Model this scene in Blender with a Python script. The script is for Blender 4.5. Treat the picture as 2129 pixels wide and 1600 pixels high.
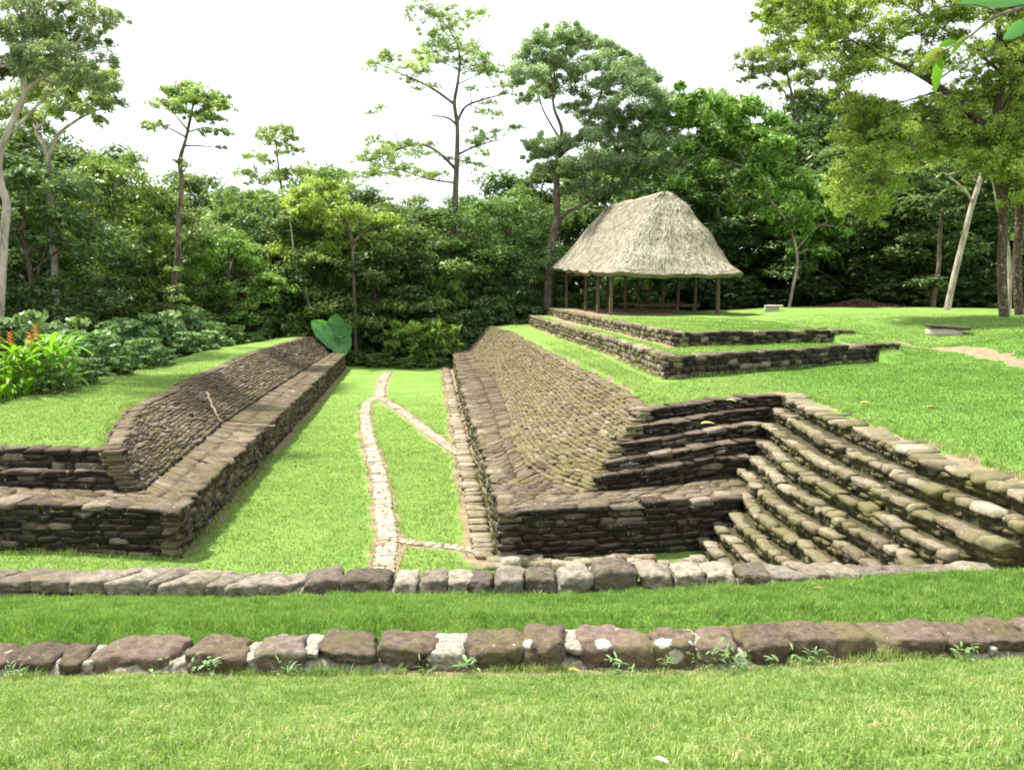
import bpy, math, random
import numpy as np
from mathutils import noise as mnoise, Vector
for o in list(bpy.data.objects): bpy.data.objects.remove(o)
SC = bpy.context.scene
# ------------------------------------------------------------------ camera
H = 4.4; FP = 1750.0; TH = math.atan(202/FP)
cd = bpy.data.cameras.new('camera'); cam = bpy.data.objects.new('camera', cd); SC.collection.objects.link(cam)
cam.location = (0, 0, H); cam.rotation_euler = (math.radians(90)-TH, 0, 0)
cd.sensor_width = 36; cd.lens = 36*FP/2129; cd.clip_end = 2000; cd.clip_start = .05
SC.camera = cam
# ------------------------------------------------------------------ sky and sun
SUN_EL, SUN_AZ = 62, -62        # degrees; azimuth from +y (view direction), negative = left
w = bpy.data.worlds.new('World'); SC.world = w; w.use_nodes = True
nt = w.node_tree; nt.nodes.clear()
wo = nt.nodes.new('ShaderNodeOutputWorld'); bg = nt.nodes.new('ShaderNodeBackground')
sky = nt.nodes.new('ShaderNodeTexSky'); sky.sky_type = 'NISHITA'; sky.sun_disc = False
sky.sun_elevation = math.radians(SUN_EL); sky.sun_rotation = math.radians(SUN_AZ)
sky.dust_density = 3.0; sky.air_density = 1.0
tc = nt.nodes.new('ShaderNodeTexCoord'); ns = nt.nodes.new('ShaderNodeTexNoise')
ns.inputs['Scale'].default_value = 1.6; ns.inputs['Detail'].default_value = 5
rmp = nt.nodes.new('ShaderNodeValToRGB'); rmp.color_ramp.elements[0].position = .33; rmp.color_ramp.elements[1].position = .47
rmp.color_ramp.elements[0].color = (.10,.10,.10,1); rmp.color_ramp.elements[1].color = (1,1,1,1)
mx = nt.nodes.new('ShaderNodeMixRGB'); mx.inputs[2].default_value = (11.5, 12.2, 12.8, 1)
nt.links.new(tc.outputs['Generated'], ns.inputs['Vector']); nt.links.new(ns.outputs['Fac'], rmp.inputs[0])
nt.links.new(rmp.outputs[0], mx.inputs[0]); nt.links.new(sky.outputs[0], mx.inputs[1])
nt.links.new(mx.outputs[0], bg.inputs[0]); bg.inputs[1].default_value = .07
nt.links.new(bg.outputs[0], wo.inputs[0])
sl = bpy.data.lights.new('sun', 'SUN'); sl.energy = 4.8; sl.angle = math.radians(4); sl.color = (1, .95, .86)
so = bpy.data.objects.new('sun', sl); SC.collection.objects.link(so)
e, a = math.radians(SUN_EL), math.radians(SUN_AZ)
sdir = Vector((math.sin(a)*math.cos(e), math.cos(a)*math.cos(e), math.sin(e)))
so.rotation_euler = (-sdir).to_track_quat('-Z', 'Y').to_euler()
SC.view_settings.view_transform = 'Standard'; SC.view_settings.look = 'None'
SC.view_settings.exposure = 1.15; SC.view_settings.gamma = 1
SC.render.engine = 'CYCLES'; SC.cycles.filter_width = 1.9
try:
    SC.cycles.max_bounces = 6; SC.cycles.diffuse_bounces = 3; SC.cycles.transmission_bounces = 3; SC.cycles.transparent_max_bounces = 4
except Exception: pass

# ------------------------------------------------------------------ helpers
COL = SC.collection
def _ray(px, py):
    u = (px-1064.5)/FP; v = -(py-800)/FP
    return (u, math.cos(TH)+v*math.sin(TH), -math.sin(TH)+v*math.cos(TH))
def P(px, py, z):                  # survey point on level z
    a_, b, c = _ray(px, py); t = (z-H)/c; return (a_*t, b*t, z)
def at(px, py, d):                 # survey point at distance d
    a_, b, c = _ray(px, py); t = d/b; return (a_*t, d, H+c*t)
def props(o, label=None, cat=None, group=None, kind=None):
    if label: o['label'] = label
    if cat: o['category'] = cat
    if group: o['group'] = group
    if kind: o['kind'] = kind
    return o
def thing(name, loc, label, cat, group=None, rz=0):
    o = bpy.data.objects.new(name, None); o.empty_display_size = .2; COL.objects.link(o)
    o.location = loc; o.rotation_euler = (0, 0, rz)
    return props(o, label, cat, group)
def mesh_np(name, V, F, mats, parent=None, smooth=False, attrs=None, world=True):
    """V (n,3), F (m,k) array of quads/tris or list of such arrays"""
    V = np.asarray(V, dtype=np.float64)
    if parent is not None and world:
        V = V - np.array(parent.location)
    Fs = F if isinstance(F, list) else [F]
    Fs = [np.asarray(f, dtype=np.int32) for f in Fs if len(f)]
    me = bpy.data.meshes.new(name)
    nl = sum(f.size for f in Fs); npoly = sum(len(f) for f in Fs)
    me.vertices.add(len(V)); me.vertices.foreach_set('co', V.astype(np.float32).ravel())
    me.loops.add(nl); me.loops.foreach_set('vertex_index', np.concatenate([f.ravel() for f in Fs]))
    me.polygons.add(npoly)
    tot = np.concatenate([np.full(len(f), f.shape[1], dtype=np.int32) for f in Fs])
    st = np.concatenate([[0], np.cumsum(tot)[:-1]]).astype(np.int32)
    me.polygons.foreach_set('loop_start', st); me.polygons.foreach_set('loop_total', tot)
    if smooth: me.polygons.foreach_set('use_smooth', np.ones(npoly, dtype=bool))
    for k, arr in (attrs or {}).items():
        at_ = me.attributes.new(k, 'FLOAT', 'POINT'); at_.data.foreach_set('value', np.asarray(arr, dtype=np.float32))
    for m in (mats if isinstance(mats, (list, tuple)) else [mats]): me.materials.append(m)
    me.update(calc_edges=True); me.validate()
    o = bpy.data.objects.new(name, me); COL.objects.link(o)
    if parent is not None: o.parent = parent
    return o

class MB:                          # collects vertex / face arrays
    def __init__(s): s.V = []; s.F = {3: [], 4: []}; s.T = []; s.n = 0
    def add(s, V, F, tint=0.5):
        V = np.asarray(V, dtype=float); F = np.asarray(F, dtype=np.int32)
        s.V.append(V); s.F[F.shape[1]].append(F+s.n); s.n += len(V)
        s.T.append(np.full(len(V), tint) if np.isscalar(tint) else np.asarray(tint))
    def build(s, name, mats, parent=None, smooth=False):
        F = [np.concatenate(s.F[k]) for k in (3, 4) if s.F[k]]
        return mesh_np(name, np.concatenate(s.V), F, mats, parent, smooth, {'tint': np.concatenate(s.T)})

def tube(mb, pts, radii, sides=7, tint=.5):
    p = np.array(pts, float); n = len(p); V = []
    up = np.array([.13, .21, 1.])
    for i in range(n):
        tg = p[min(i+1, n-1)]-p[max(i-1, 0)]; tg = tg/(np.linalg.norm(tg)+1e-9)
        a_ = np.cross(tg, np.array([0, 1, .2]) if abs(tg[2]) > .8 else np.array([0, 0, 1.])); a_ /= np.linalg.norm(a_)+1e-9; b = np.cross(tg, a_)
        for k in range(sides):
            an = 2*math.pi*k/sides; V.append(p[i]+(a_*math.cos(an)+b*math.sin(an))*radii[i])
    F = []
    for i in range(n-1):
        for k in range(sides): F.append([i*sides+k, i*sides+(k+1) % sides, (i+1)*sides+(k+1) % sides, (i+1)*sides+k])
    mb.add(np.array(V), F, tint)
def smooth_line(pts, n, rr=None):
    p = np.array(pts, float); m = len(p)
    t_ = np.linspace(0, m-1, n); out = []
    for t0 in t_:
        i = min(int(t0), m-2); f = t0-i; P0, P1, P2, P3 = p[max(i-1, 0)], p[i], p[i+1], p[min(i+2, m-1)]
        out.append(.5*((2*P1)+(-P0+P2)*f+(2*P0-5*P1+4*P2-P3)*f*f+(-P0+3*P1-3*P2+P3)*f**3))
    return np.array(out)
# ---- node helpers
def mat(name):
    m = bpy.data.materials.new(name); m.use_nodes = True; m.node_tree.nodes.clear(); return m, m.node_tree
def N(t, typ, **kw):
    n = t.nodes.new(typ)
    for k, v in kw.items():
        if hasattr(n, k) and k not in ('Scale',): setattr(n, k, v)
    return n
def noise_n(t, scale, detail=4, rough=.55, vec=None, dist=0):
    n = t.nodes.new('ShaderNodeTexNoise'); n.inputs['Scale'].default_value = scale
    n.inputs['Detail'].default_value = detail; n.inputs['Roughness'].default_value = rough
    n.inputs['Distortion'].default_value = dist
    if vec is not None: t.links.new(vec, n.inputs['Vector'])
    return n.outputs['Fac']
def ramp(t, fac, stops, interp='LINEAR'):
    r = t.nodes.new('ShaderNodeValToRGB'); cr = r.color_ramp; cr.interpolation = interp
    while len(cr.elements) < len(stops): cr.elements.new(.5)
    for el, (p, c) in zip(cr.elements, stops):
        el.position = p; el.color = (c[0], c[1], c[2], 1) if not np.isscalar(c) else (c, c, c, 1)
    t.links.new(fac, r.inputs[0]); return r.outputs[0]
def mix(t, fac, c1, c2, mode='MIX'):
    m = t.nodes.new('ShaderNodeMixRGB'); m.blend_type = mode
    for i, v in ((0, fac), (1, c1), (2, c2)):
        if hasattr(v, 'is_linked') or hasattr(v, 'links'): t.links.new(v, m.inputs[i])
        elif np.isscalar(v): m.inputs[i].default_value = v if i == 0 else (v, v, v, 1)
        else: m.inputs[i].default_value = (v[0], v[1], v[2], 1)
    return m.outputs[0]
def mth(t, op, a_, b=0.0, clamp=False):
    m = t.nodes.new('ShaderNodeMath'); m.operation = op; m.use_clamp = clamp
    for i, v in ((0, a_), (1, b)):
        if np.isscalar(v): m.inputs[i].default_value = v
        else: t.links.new(v, m.inputs[i])
    return m.outputs[0]
def objco(t): return t.nodes.new('ShaderNodeTexCoord').outputs['Object']
def geo(t, s='Position'): return t.nodes.new('ShaderNodeNewGeometry').outputs[s]
def attr(t, name):
    n = t.nodes.new('ShaderNodeAttribute'); n.attribute_name = name; return n.outputs['Fac']
def finish(t, color, rough=.85, bump=None, bstr=.4, bdist=.02, spec=.3, transl=None):
    out = t.nodes.new('ShaderNodeOutputMaterial'); p = t.nodes.new('ShaderNodeBsdfPrincipled')
    if np.isscalar(color) or isinstance(color, tuple): p.inputs['Base Color'].default_value = (*color, 1)
    else: t.links.new(color, p.inputs['Base Color'])
    p.inputs['Roughness'].default_value = rough; p.inputs['Specular IOR Level'].default_value = spec
    if bump is not None:
        b = t.nodes.new('ShaderNodeBump'); b.inputs['Strength'].default_value = bstr; b.inputs['Distance'].default_value = bdist
        t.links.new(bump, b.inputs['Height']); t.links.new(b.outputs[0], p.inputs['Normal'])
    if transl is None: t.links.new(p.outputs[0], out.inputs[0]); return
    tr = t.nodes.new('ShaderNodeBsdfTranslucent'); ms = t.nodes.new('ShaderNodeMixShader'); ms.inputs[0].default_value = transl[1]
    c2 = mix(t, 1.0, color, transl[0], 'MULTIPLY') ; t.links.new(c2, tr.inputs[0])
    t.links.new(p.outputs[0], ms.inputs[1]); t.links.new(tr.outputs[0], ms.inputs[2]); t.links.new(ms.outputs[0], out.inputs[0])

def stone_mat(name, cols, moss=.5, lichen=.5, dark=0.0, mossc=(.085, .083, .024), bscale=1.0, con=1.0, crust=False):
    m, t = mat(name); p = geo(t)
    ti = attr(t, 'tint')
    c = ramp(t, ti, [(i/(len(cols)-1), k) for i, k in enumerate(cols)])
    n1 = noise_n(t, 9*bscale, 6, .65, p); c = mix(t, 1.0, c, ramp(t, n1, [(.5-.25/con, .5), (.5+.25/con, 1.45)]), 'MULTIPLY')
    n2 = noise_n(t, 60*bscale, 4, .7, p); c = mix(t, 1.0, c, ramp(t, n2, [(.5-.25/con, .55), (.5+.25/con, 1.4)]), 'MULTIPLY')
    if dark > 0:       # black biofilm patches, weaker on upward faces; also riser shade put into under stones
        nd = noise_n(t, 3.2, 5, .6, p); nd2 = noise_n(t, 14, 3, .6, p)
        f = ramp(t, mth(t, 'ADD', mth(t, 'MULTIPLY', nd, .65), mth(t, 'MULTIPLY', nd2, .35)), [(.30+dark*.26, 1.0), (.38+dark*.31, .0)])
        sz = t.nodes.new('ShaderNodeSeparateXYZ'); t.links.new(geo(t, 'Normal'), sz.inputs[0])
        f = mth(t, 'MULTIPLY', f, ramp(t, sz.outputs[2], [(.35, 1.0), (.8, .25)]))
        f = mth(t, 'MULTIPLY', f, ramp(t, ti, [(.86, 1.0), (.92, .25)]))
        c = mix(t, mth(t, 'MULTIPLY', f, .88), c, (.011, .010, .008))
    if moss > 0:
        nm = noise_n(t, 1.7, 6, .65, p); nm2 = noise_n(t, 16, 4, .7, p)
        s = t.nodes.new('ShaderNodeSeparateXYZ'); t.links.new(geo(t, 'Normal'), s.inputs[0])
        f = mth(t, 'ADD', mth(t, 'MULTIPLY', nm, .6), mth(t, 'MULTIPLY', nm2, .4))
        f = ramp(t, f, [(.62-moss*.25, 0.0), (.72-moss*.2, 1.0)])
        c = mix(t, mth(t, 'MULTIPLY', f, .75), c, mix(t, nm2, mossc, tuple(x*1.7 for x in mossc)))
    if lichen > 0:
        nl = noise_n(t, 21, 3, .5, p); nl2 = noise_n(t, 2.3, 2, .5, p)
        f = mth(t, 'MULTIPLY', ramp(t, nl, [(.71-lichen*.07, 0.0), (.735-lichen*.07, 1.0)]), ramp(t, nl2, [(.42, 0.0), (.6, 1.0)]))
        c = mix(t, mth(t, 'MULTIPLY', f, .8), c, (.46, .44, .38))
    if crust:
        fc = mth(t, 'ADD', attr(t, 'crust'), mth(t, 'MULTIPLY', mth(t, 'SUBTRACT', noise_n(t, 45, 3, .6, p), .5), .7))
        c = mix(t, ramp(t, fc, [(.48, 0.0), (.62, .85)]), c, (.50, .48, .42))
    bmp = mth(t, 'ADD', mth(t, 'MULTIPLY', n1, .6), mth(t, 'MULTIPLY', n2, .4))
    finish(t, c, .9, bmp, .7, .03, .2); return m
BROWN = [(.052, .036, .023), (.105, .077, .052), (.165, .125, .088), (.098, .078, .055), (.24, .195, .145)]
PALE = [(.15, .115, .08), (.24, .19, .14), (.34, .28, .21), (.21, .17, .12), (.44, .375, .29)]
M_bench = stone_mat('weathered_brown_stone', [tuple(x*.92 for x in c) for c in BROWN], .62, .9, mossc=(.085, .070, .026))
M_talud = stone_mat('mossy_brown_stone', [tuple(x*1.08 for x in c) for c in BROWN], .8, .95, mossc=(.098, .088, .028))
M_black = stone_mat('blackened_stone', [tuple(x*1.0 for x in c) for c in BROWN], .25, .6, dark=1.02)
M_blackm = stone_mat('mossy_dark_stone', BROWN, .6, .45, dark=.6)
M_under = stone_mat('mossy_shade_toned_stone', [tuple(x*1.0 for x in c) for c in BROWN], .8, .3, dark=.75)  # mossy riser stones; their shaded side is painted in as darker colour
M_step = stone_mat('pale_step_stone', [tuple(x*.78 for x in c) for c in PALE], .74, .55, dark=.12)
M_terr = stone_mat('terrace_stone', [tuple(x*.8 for x in c) for c in PALE], .68, .55, dark=.5, mossc=(.10, .095, .024))
M_bould = stone_mat('boulder_stone', [(.062, .048, .036), (.105, .078, .056), (.170, .120, .098), (.15, .138, .115), (.25, .215, .165)], .5, .35, dark=.2, bscale=1.5, con=1.4, crust=True)
M_kerb1 = stone_mat('kerb_stone', [(.085, .066, .05), (.17, .14, .11), (.27, .235, .185), (.12, .10, .08), (.21, .185, .15)], .38, .35, dark=.12, bscale=1.2, con=1.25)
M_path = stone_mat('path_stone', [(.24, .19, .13), (.34, .285, .205), (.46, .40, .30), (.28, .235, .165), (.40, .35, .26)], .12, .3)
M_gutter = stone_mat('gutter_stone', PALE, .6, .2, dark=.1)
def simple(name, stops, scale=8, rough=.9, bstr=.5, bd=.02, detail=5, stretch=None, transl=None, spec=.2, tint=False):
    m, t = mat(name); v = objco(t) if stretch else geo(t)
    if stretch:
        mp = t.nodes.new('ShaderNodeMapping'); mp.inputs['Scale'].default_value = stretch; t.links.new(v, mp.inputs[0]); v = mp.outputs[0]
    n1 = noise_n(t, scale, detail, .65, v)
    f = n1
    if tint: f = mth(t, 'ADD', mth(t, 'MULTIPLY', n1, .35), mth(t, 'MULTIPLY', attr(t, 'tint'), .65))
    c = ramp(t, f, stops)
    finish(t, c, rough, n1, bstr, bd, spec, transl); return m
M_mortar = simple('mortar', [(.3, (.13, .115, .09)), (.5, (.3, .27, .22)), (.7, (.48, .45, .39))], 30, .95, .9, .03)
M_core2 = simple('mossy_joint_soil', [(.3, (.03, .027, .015)), (.5, (.06, .052, .026)), (.7, (.085, .082, .028))], 12, .95)
M_core = simple('dark_joint_soil', [(.3, (.02, .017, .012)), (.5, (.05, .042, .028)), (.7, (.075, .075, .03))], 12, .95)
M_sand = simple('sandy_soil', [(.3, (.24, .17, .10)), (.5, (.42, .32, .2)), (.7, (.58, .47, .32))], 14, .95, .5, .02)
M_bark = simple('grey_brown_bark', [(.3, (.05, .036, .025)), (.5, (.12, .092, .068)), (.68, (.24, .205, .165))], 7, .95, .8, .03, stretch=(1, 1, .35))
M_barkp = simple('pale_bark', [(.3, (.16, .12, .095)), (.5, (.36, .30, .25)), (.7, (.55, .48, .42))], 5, .9, .5, .02, stretch=(1, 1, .3))
M_barks = simple('spotted_bark', [(.4, (.055, .036, .024)), (.55, (.11, .08, .055)), (.62, (.18, .15, .11)), (.68, (.42, .4, .34))], 9, .95, .8, .03)
M_wood = simple('post_wood', [(.3, (.07, .045, .03)), (.6, (.17, .12, .08)), (.75, (.24, .18, .13))], 6, .85, .5, .01, stretch=(1, 1, .12))
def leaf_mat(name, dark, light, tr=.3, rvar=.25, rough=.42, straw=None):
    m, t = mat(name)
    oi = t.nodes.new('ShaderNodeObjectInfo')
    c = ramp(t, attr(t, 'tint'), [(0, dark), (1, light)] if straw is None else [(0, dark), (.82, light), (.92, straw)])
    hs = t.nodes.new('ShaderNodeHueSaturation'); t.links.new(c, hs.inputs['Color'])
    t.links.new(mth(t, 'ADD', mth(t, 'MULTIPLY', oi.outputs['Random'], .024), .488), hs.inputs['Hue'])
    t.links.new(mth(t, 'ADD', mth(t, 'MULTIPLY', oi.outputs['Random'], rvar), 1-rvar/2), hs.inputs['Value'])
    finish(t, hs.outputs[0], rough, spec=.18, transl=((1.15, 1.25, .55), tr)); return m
L_dark = leaf_mat('dark_leaf', (.03, .062, .02), (.21, .31, .11))
L_mid = leaf_mat('mid_leaf', (.045, .095, .024), (.31, .43, .14))
L_brt = leaf_mat('bright_leaf', (.05, .11, .018), (.33, .49, .11))
L_yel = leaf_mat('yellow_green_leaf', (.13, .20, .035), (.50, .60, .18), .5)
L_blue = leaf_mat('grey_green_leaf', (.12, .175, .10), (.43, .53, .33), .45)
L_pale = leaf_mat('pale_leaf', (.15, .21, .07), (.45, .54, .23), .5)
L_bush = leaf_mat('bush_leaf', (.07, .135, .045), (.25, .38, .15))
L_big = leaf_mat('broad_leaf', (.10, .27, .09), (.19, .40, .16), .3, .1)
L_heli = leaf_mat('blade_leaf', (.10, .22, .02), (.26, .46, .05), .4, .1)
L_flow = simple('orange_bract', [(.3, (.62, .20, .04)), (.7, (.75, .36, .09))], 9, .5)
L_dead = simple('dead_leaf', [(.3, (.35, .14, .05)), (.7, (.6, .32, .12))], 9, .7)
L_yleaf = simple('fallen_yellow_leaf', [(.3, (.6, .55, .1)), (.7, (.7, .68, .2))], 9, .6)

# ------------------------------------------------------------------ survey lines of the court (metres)
def resample(pts, n):
    p = np.array(pts, float); s = np.concatenate([[0], np.cumsum(np.linalg.norm(np.diff(p, axis=0), axis=1))])
    t = np.linspace(0, s[-1], n); return np.stack([np.interp(t, s, p[:, k]) for k in range(p.shape[1])], 1)
ZB = .84
Rtop = [(3.90, 13.98, .88), (1.8, 13.55, .86), (-.2, 13.19, ZB), (-.57, 17.42, ZB), (-.99, 21.9, ZB), (-2.03, 32.47, ZB), (-3.4, 48.15, ZB)]
Rback = [(1.25, 14.37, ZB), (.75, 15.2, ZB), (.29, 16.51, ZB), (0.0, 19.5, ZB), (-.05, 23.15, ZB), (-.63, 32.47, ZB), (-1.65, 40.32, ZB), (-2.5, 48.9, ZB)]
Rgrass = [(2.45, 15.92, 2.1), (2.5, 17.2, 2.1), (2.46, 18.97, 2.1), (2.03, 22.78, 2.1), (1.12, 29.97, 2.13), (-.11, 42.15, 2.2), (-1.29, 48.51, 2.2)]
Ltop = [(-12.5, 14.1, ZB), (-8.53, 13.71, ZB), (-5.41, 13.4, ZB), (-6.41, 21.98, ZB), (-9.06, 45.67, ZB)]
Lback = [(-6.58, 14.55, ZB), (-7.68, 21.98, ZB), (-8.6, 30.84, ZB), (-10.0, 45.9, ZB)]
Lgrass = [(-7.02, 14.75, 1.53), (-7.75, 16.6, 1.57), (-8.66, 19.38, 1.6), (-9.38, 23.82, 1.65), (-10.0, 28.0, 1.68), (-10.7, 35, 1.73), (-11.1, 42, 1.75), (-10.9, 45.9, 1.75)]
Lfront = [(-12.5, 15.3, 1.52), (-9.34, 15.13, 1.52), (-7.02, 14.75, 1.53)]
SL = [[(5.59, 17.32), (5.43, 14.64), (5.37, 12.97), (5.38, 10.83), (5.51, 9.5), (5.60, 8.25)],
 [(5.30, 17.0), (5.08, 13.98), (5.05, 12.34), (5.09, 10.98), (5.14, 10.04), (5.23, 9.3), (5.34, 8.35)],
 [(4.95, 16.3), (4.74, 13.59), (4.75, 12.05), (4.86, 10.51), (4.9, 9.89), (4.98, 8.98), (5.04, 8.5)],
 [(4.66, 15.67), (4.49, 13.6), (4.52, 12.22), (4.64, 11.1), (4.66, 9.87), (4.72, 9.1), (4.75, 8.85)],
 [(4.40, 15.3), (4.26, 13.16), (4.37, 11.54), (4.47, 10.42), (4.5, 9.3), (4.52, 8.8)],
 [(4.15, 15.27), (4.10, 14.18), (4.05, 13.32), (4.10, 12.02), (4.24, 11.05), (4.3, 9.9), (4.3, 8.9)],
 [(3.95, 14.21), (3.82, 12.82), (3.88, 12.28), (3.98, 11.44), (4.06, 10.5), (4.08, 8.9)],
 [(3.69, 14.08), (3.63, 13.13), (3.69, 12.03), (3.77, 11.0), (3.82, 8.9)],
 [(3.42, 14.0), (3.42, 13.3), (3.48, 12.1), (3.54, 11.0), (3.56, 8.9)],
 [(3.14, 13.9), (3.18, 12.59), (3.28, 11), (3.3, 8.9)]]
SZ = [2.2-.22*k for k in range(10)]
RL = {0: [(2.45, 15.92, 2.1), (3.2, 16.25, 2.13), (4.2, 16.72, 2.19)],     # front risers, left end first
      1: [(2.30, 15.48, 1.84), (3.1, 15.72, 1.89), (4.3, 16.5, 1.96)],
      2: [(2.04, 15.12, 1.58), (3.0, 15.4, 1.66), (4.2, 15.95, 1.75)],
      3: [(1.72, 14.80, 1.32), (2.7, 15.02, 1.42), (3.9, 15.4, 1.53)],
      4: [(1.48, 14.50, 1.10), (2.5, 14.72, 1.18), (3.6, 15.15, 1.30)]}
TERR = []
for k in range(10):
    z = SZ[k]
    s = [(x, y, z) for x, y in SL[k]]
    TERR.append((RL[k]+s) if k < 5 else s)
WA = [(.98, 48.9, 2.83), (2.0, 37.5, 2.83), (2.96, 27.94, 2.83), (3.68, 19.43, 2.83), (7.0, 21.1, 2.87), (10.38, 22.96, 2.9)]
WB = [(2.12, 49.9, 3.23), (3.68, 29.93, 3.23), (4.42, 22.42, 3.23), (7.2, 23.3, 3.22), (9.87, 24.32, 3.2)]

def row2y(x): return 6.25+.055*x*(x > 0)
def row1y(x): return 8.85-.012*np.maximum(x, 0)**2
# ------------------------------------------------------------------ ground height
def poly_sd(x, y, poly):
    """signed distance, positive inside"""
    p = np.array([q[:2] for q in poly]); n = len(p); d = np.full(x.shape, 1e9); ins = np.zeros(x.shape, bool)
    for i in range(n):
        a_, b = p[i], p[(i+1) % n]; ab = b-a_
        t = np.clip(((x-a_[0])*ab[0]+(y-a_[1])*ab[1])/max(ab@ab, 1e-9), 0, 1)
        d = np.minimum(d, np.hypot(x-a_[0]-t*ab[0], y-a_[1]-t*ab[1]))
        c = ((a_[1] > y) != (b[1] > y))
        with np.errstate(divide='ignore', invalid='ignore'):
            xi = a_[0]+(y-a_[1])*ab[0]/(ab[1] if ab[1] != 0 else 1e-9)
        ins ^= c & (x < xi)
    return np.where(ins, d, -d)
def sstep(v): v = np.clip(v, 0, 1); return v*v*(3-2*v)
CP = np.array([(5.6, 8.4, 2.17), (5.6, 13, 2.17), (5.6, 17.5, 2.17), (2.45, 15.9, 2.07), (2.5, 19, 2.07), (1.1, 30, 2.1), (-.1, 42, 2.17), (-1.3, 48.5, 2.17),
  (3.68, 19.3, 2.27), (2.0, 37, 2.25), (.95, 47, 2.2), (10.5, 23.0, 2.48), (8, 21, 2.36), (12.3, 25.6, 2.62), (12.0, 19.7, 2.58), (13.7, 22.4, 3.08), (12.0, 28.5, 2.95),
  (14.1, 46.3, 3.3), (22.7, 37.4, 3.3), (20, 30, 3.2), (12, 35, 3.25), (10.5, 26.4, 3.0), (30, 30, 3.35), (8.5, 12, 2.45), (8.8, 16, 2.42), (15, 14, 2.9), (18, 22, 3.15),
  (30, 60, 3.0), (8, 60, 2.8), (60, 20, 3.4), (60, -10, 3), (12, 0, 3.0), (8, 4, 2.7)])
def _k(d): return np.sqrt(d*d+.6)
_A = _k(np.hypot(CP[:, None, 0]-CP[None, :, 0], CP[:, None, 1]-CP[None, :, 1]))
_W = np.linalg.solve(_A+np.eye(len(CP))*-0.0, CP[:, 2]-2.7)
def G(x, y):
    r = np.full(x.shape, 2.7)
    for (cx, cy, _), w_ in zip(CP, _W): r = r+w_*_k(np.hypot(x-cx, y-cy))
    return r
POLY_R = [q[:2] for q in Rgrass]+[(-1.3, 49.2), (1.0, 49.8), (2.2, 51), (8, 56), (20, 78), (95, 78), (95, -60), (5.66, -60)]+[q for q in reversed(SL[0])]+[(4.2, 16.75), (3.2, 16.27)]
POLY_L = [q[:2] for q in Lgrass]+[(-11.6, 46.5), (-13.2, 45), (-13.5, 34.6), (-13.2, 26), (-12.8, 20), (-13.5, 15.3)]+[(-9.34, 15.13)]
POLY_A = [q[:2] for q in WA]+[(10.8, 24.6), (10.3, 26), (9.6, 51), (1, 51)]
POLY_B = [q[:2] for q in WB]+[(10.0, 25.5), (9.5, 51.5), (2, 51.5)]
def near_prof(x, y):
    r2 = row2y(x); r1 = row1y(x)
    up = np.interp(y, [-60, -2, 0, 2.98, 4.5], [3.3, 3.0, 2.95, 2.58, 2.05])
    lift = .05*np.clip((x-1)/3, 0, 1)+.04*np.clip((-x-1)/4, 0, 1)*0
    front = np.interp(y-r2, [-3.27, -1.75, -.6, -.15, .0, .3, .5, 2.35], [2.58, 2.01, 1.60, 1.455, 1.45, 1.56, 1.62, 1.12])
    z = np.where(y < r2-3.27, up, front)
    z = z+lift
    z = z+.17*np.clip((x-1)/4, 0, 1)*sstep((y-7.2)/1.2)
    return z
def height(x, y):
    x = np.asarray(x, float); y = np.asarray(y, float)
    g = G(x, y)
    low = np.zeros(x.shape)
    # masonry bodies hide these strips: keep the ground low inside them
    h = low
    h = np.where(y > 49, -.0-.03*(y-49), h)
    # left bank and forest floor
    lb = .9*sstep((-x-12.5)/2.0)*sstep((y-13)/4)+.0
    h = np.maximum(h, lb)
    dl = poly_sd(x, y, POLY_L)
    topl = np.interp(y, [14.7, 24, 35, 46], [1.5, 1.63, 1.71, 1.73])+.05*np.sin(y*.5+x*.8)
    soft = (x < -12.0) | (y > 45.6)
    s = np.where(soft, sstep((dl+1.6)/2.2), sstep((dl-.05)/.2))
    # round shoulder towards the back of the mound
    h = h+(topl-h)*s
    dr = poly_sd(x, y, POLY_R)
    dA = poly_sd(x, y, POLY_A); dB = poly_sd(x, y, POLY_B)
    softr = (y > 49.3)
    s = np.where(softr, sstep((dr+1.5)/2.5), sstep((dr-.05)/.2))
    g2 = g
    tA = np.interp(x, [3, 11], [2.80, 2.87]); sA = np.where((x > 9.9) & (x < 14), sstep((dA+.9)/1.4), sstep((dA-.04)/.18))*(y > 19)
    g2 = np.where(sA > 0, np.maximum(g2, g2+(tA-g2)*sA) if False else g2+(np.maximum(tA, np.where(x > 9.5, g2, tA))-g2)*sA, g2)
    tB = np.interp(x, [4, 10], [3.20, 3.17]); sB = np.where(x > 9.2, sstep((dB+.9)/1.4), sstep((dB-.04)/.18))*(y > 22)
    g2 = g2+(np.maximum(tB, np.where(x > 9.2, g2, tB))-g2)*sB
    h = h+(g2-h)*s
    # near bank in front of the court
    r1 = row1y(x)
    zn = near_prof(x, y)
    zn = zn+(np.maximum(g, zn)-zn)*sstep((x-5.9)/2.0)
    sn = sstep((r1+.08-y)/.16)
    h = np.where(y < r1+.3, h+(zn-h)*sn, h)
    rough = .012*np.sin(x*2.1+y*1.3)+.01*np.sin(x*.9-y*2.7)+.03*np.sin(x*.31+1.2)*np.sin(y*.27)
    return h+rough*((y < 8.6) | (x > 5.9) | (y > 9.4))
def hz(x, y): return float(height(np.array([x]), np.array([y]))[0])
def axis(segs):
    out = []
    for a_, b, st in segs: out += list(np.arange(a_, b-1e-6, st))
    out.append(segs[-1][1]); return np.array(out)
gx = axis([(-160, -60, 10), (-60, -24, 3), (-24, -14, .8), (-14, 13.5, .115), (13.5, 26, .5), (26, 60, 2.5), (60, 160, 10)])
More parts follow.
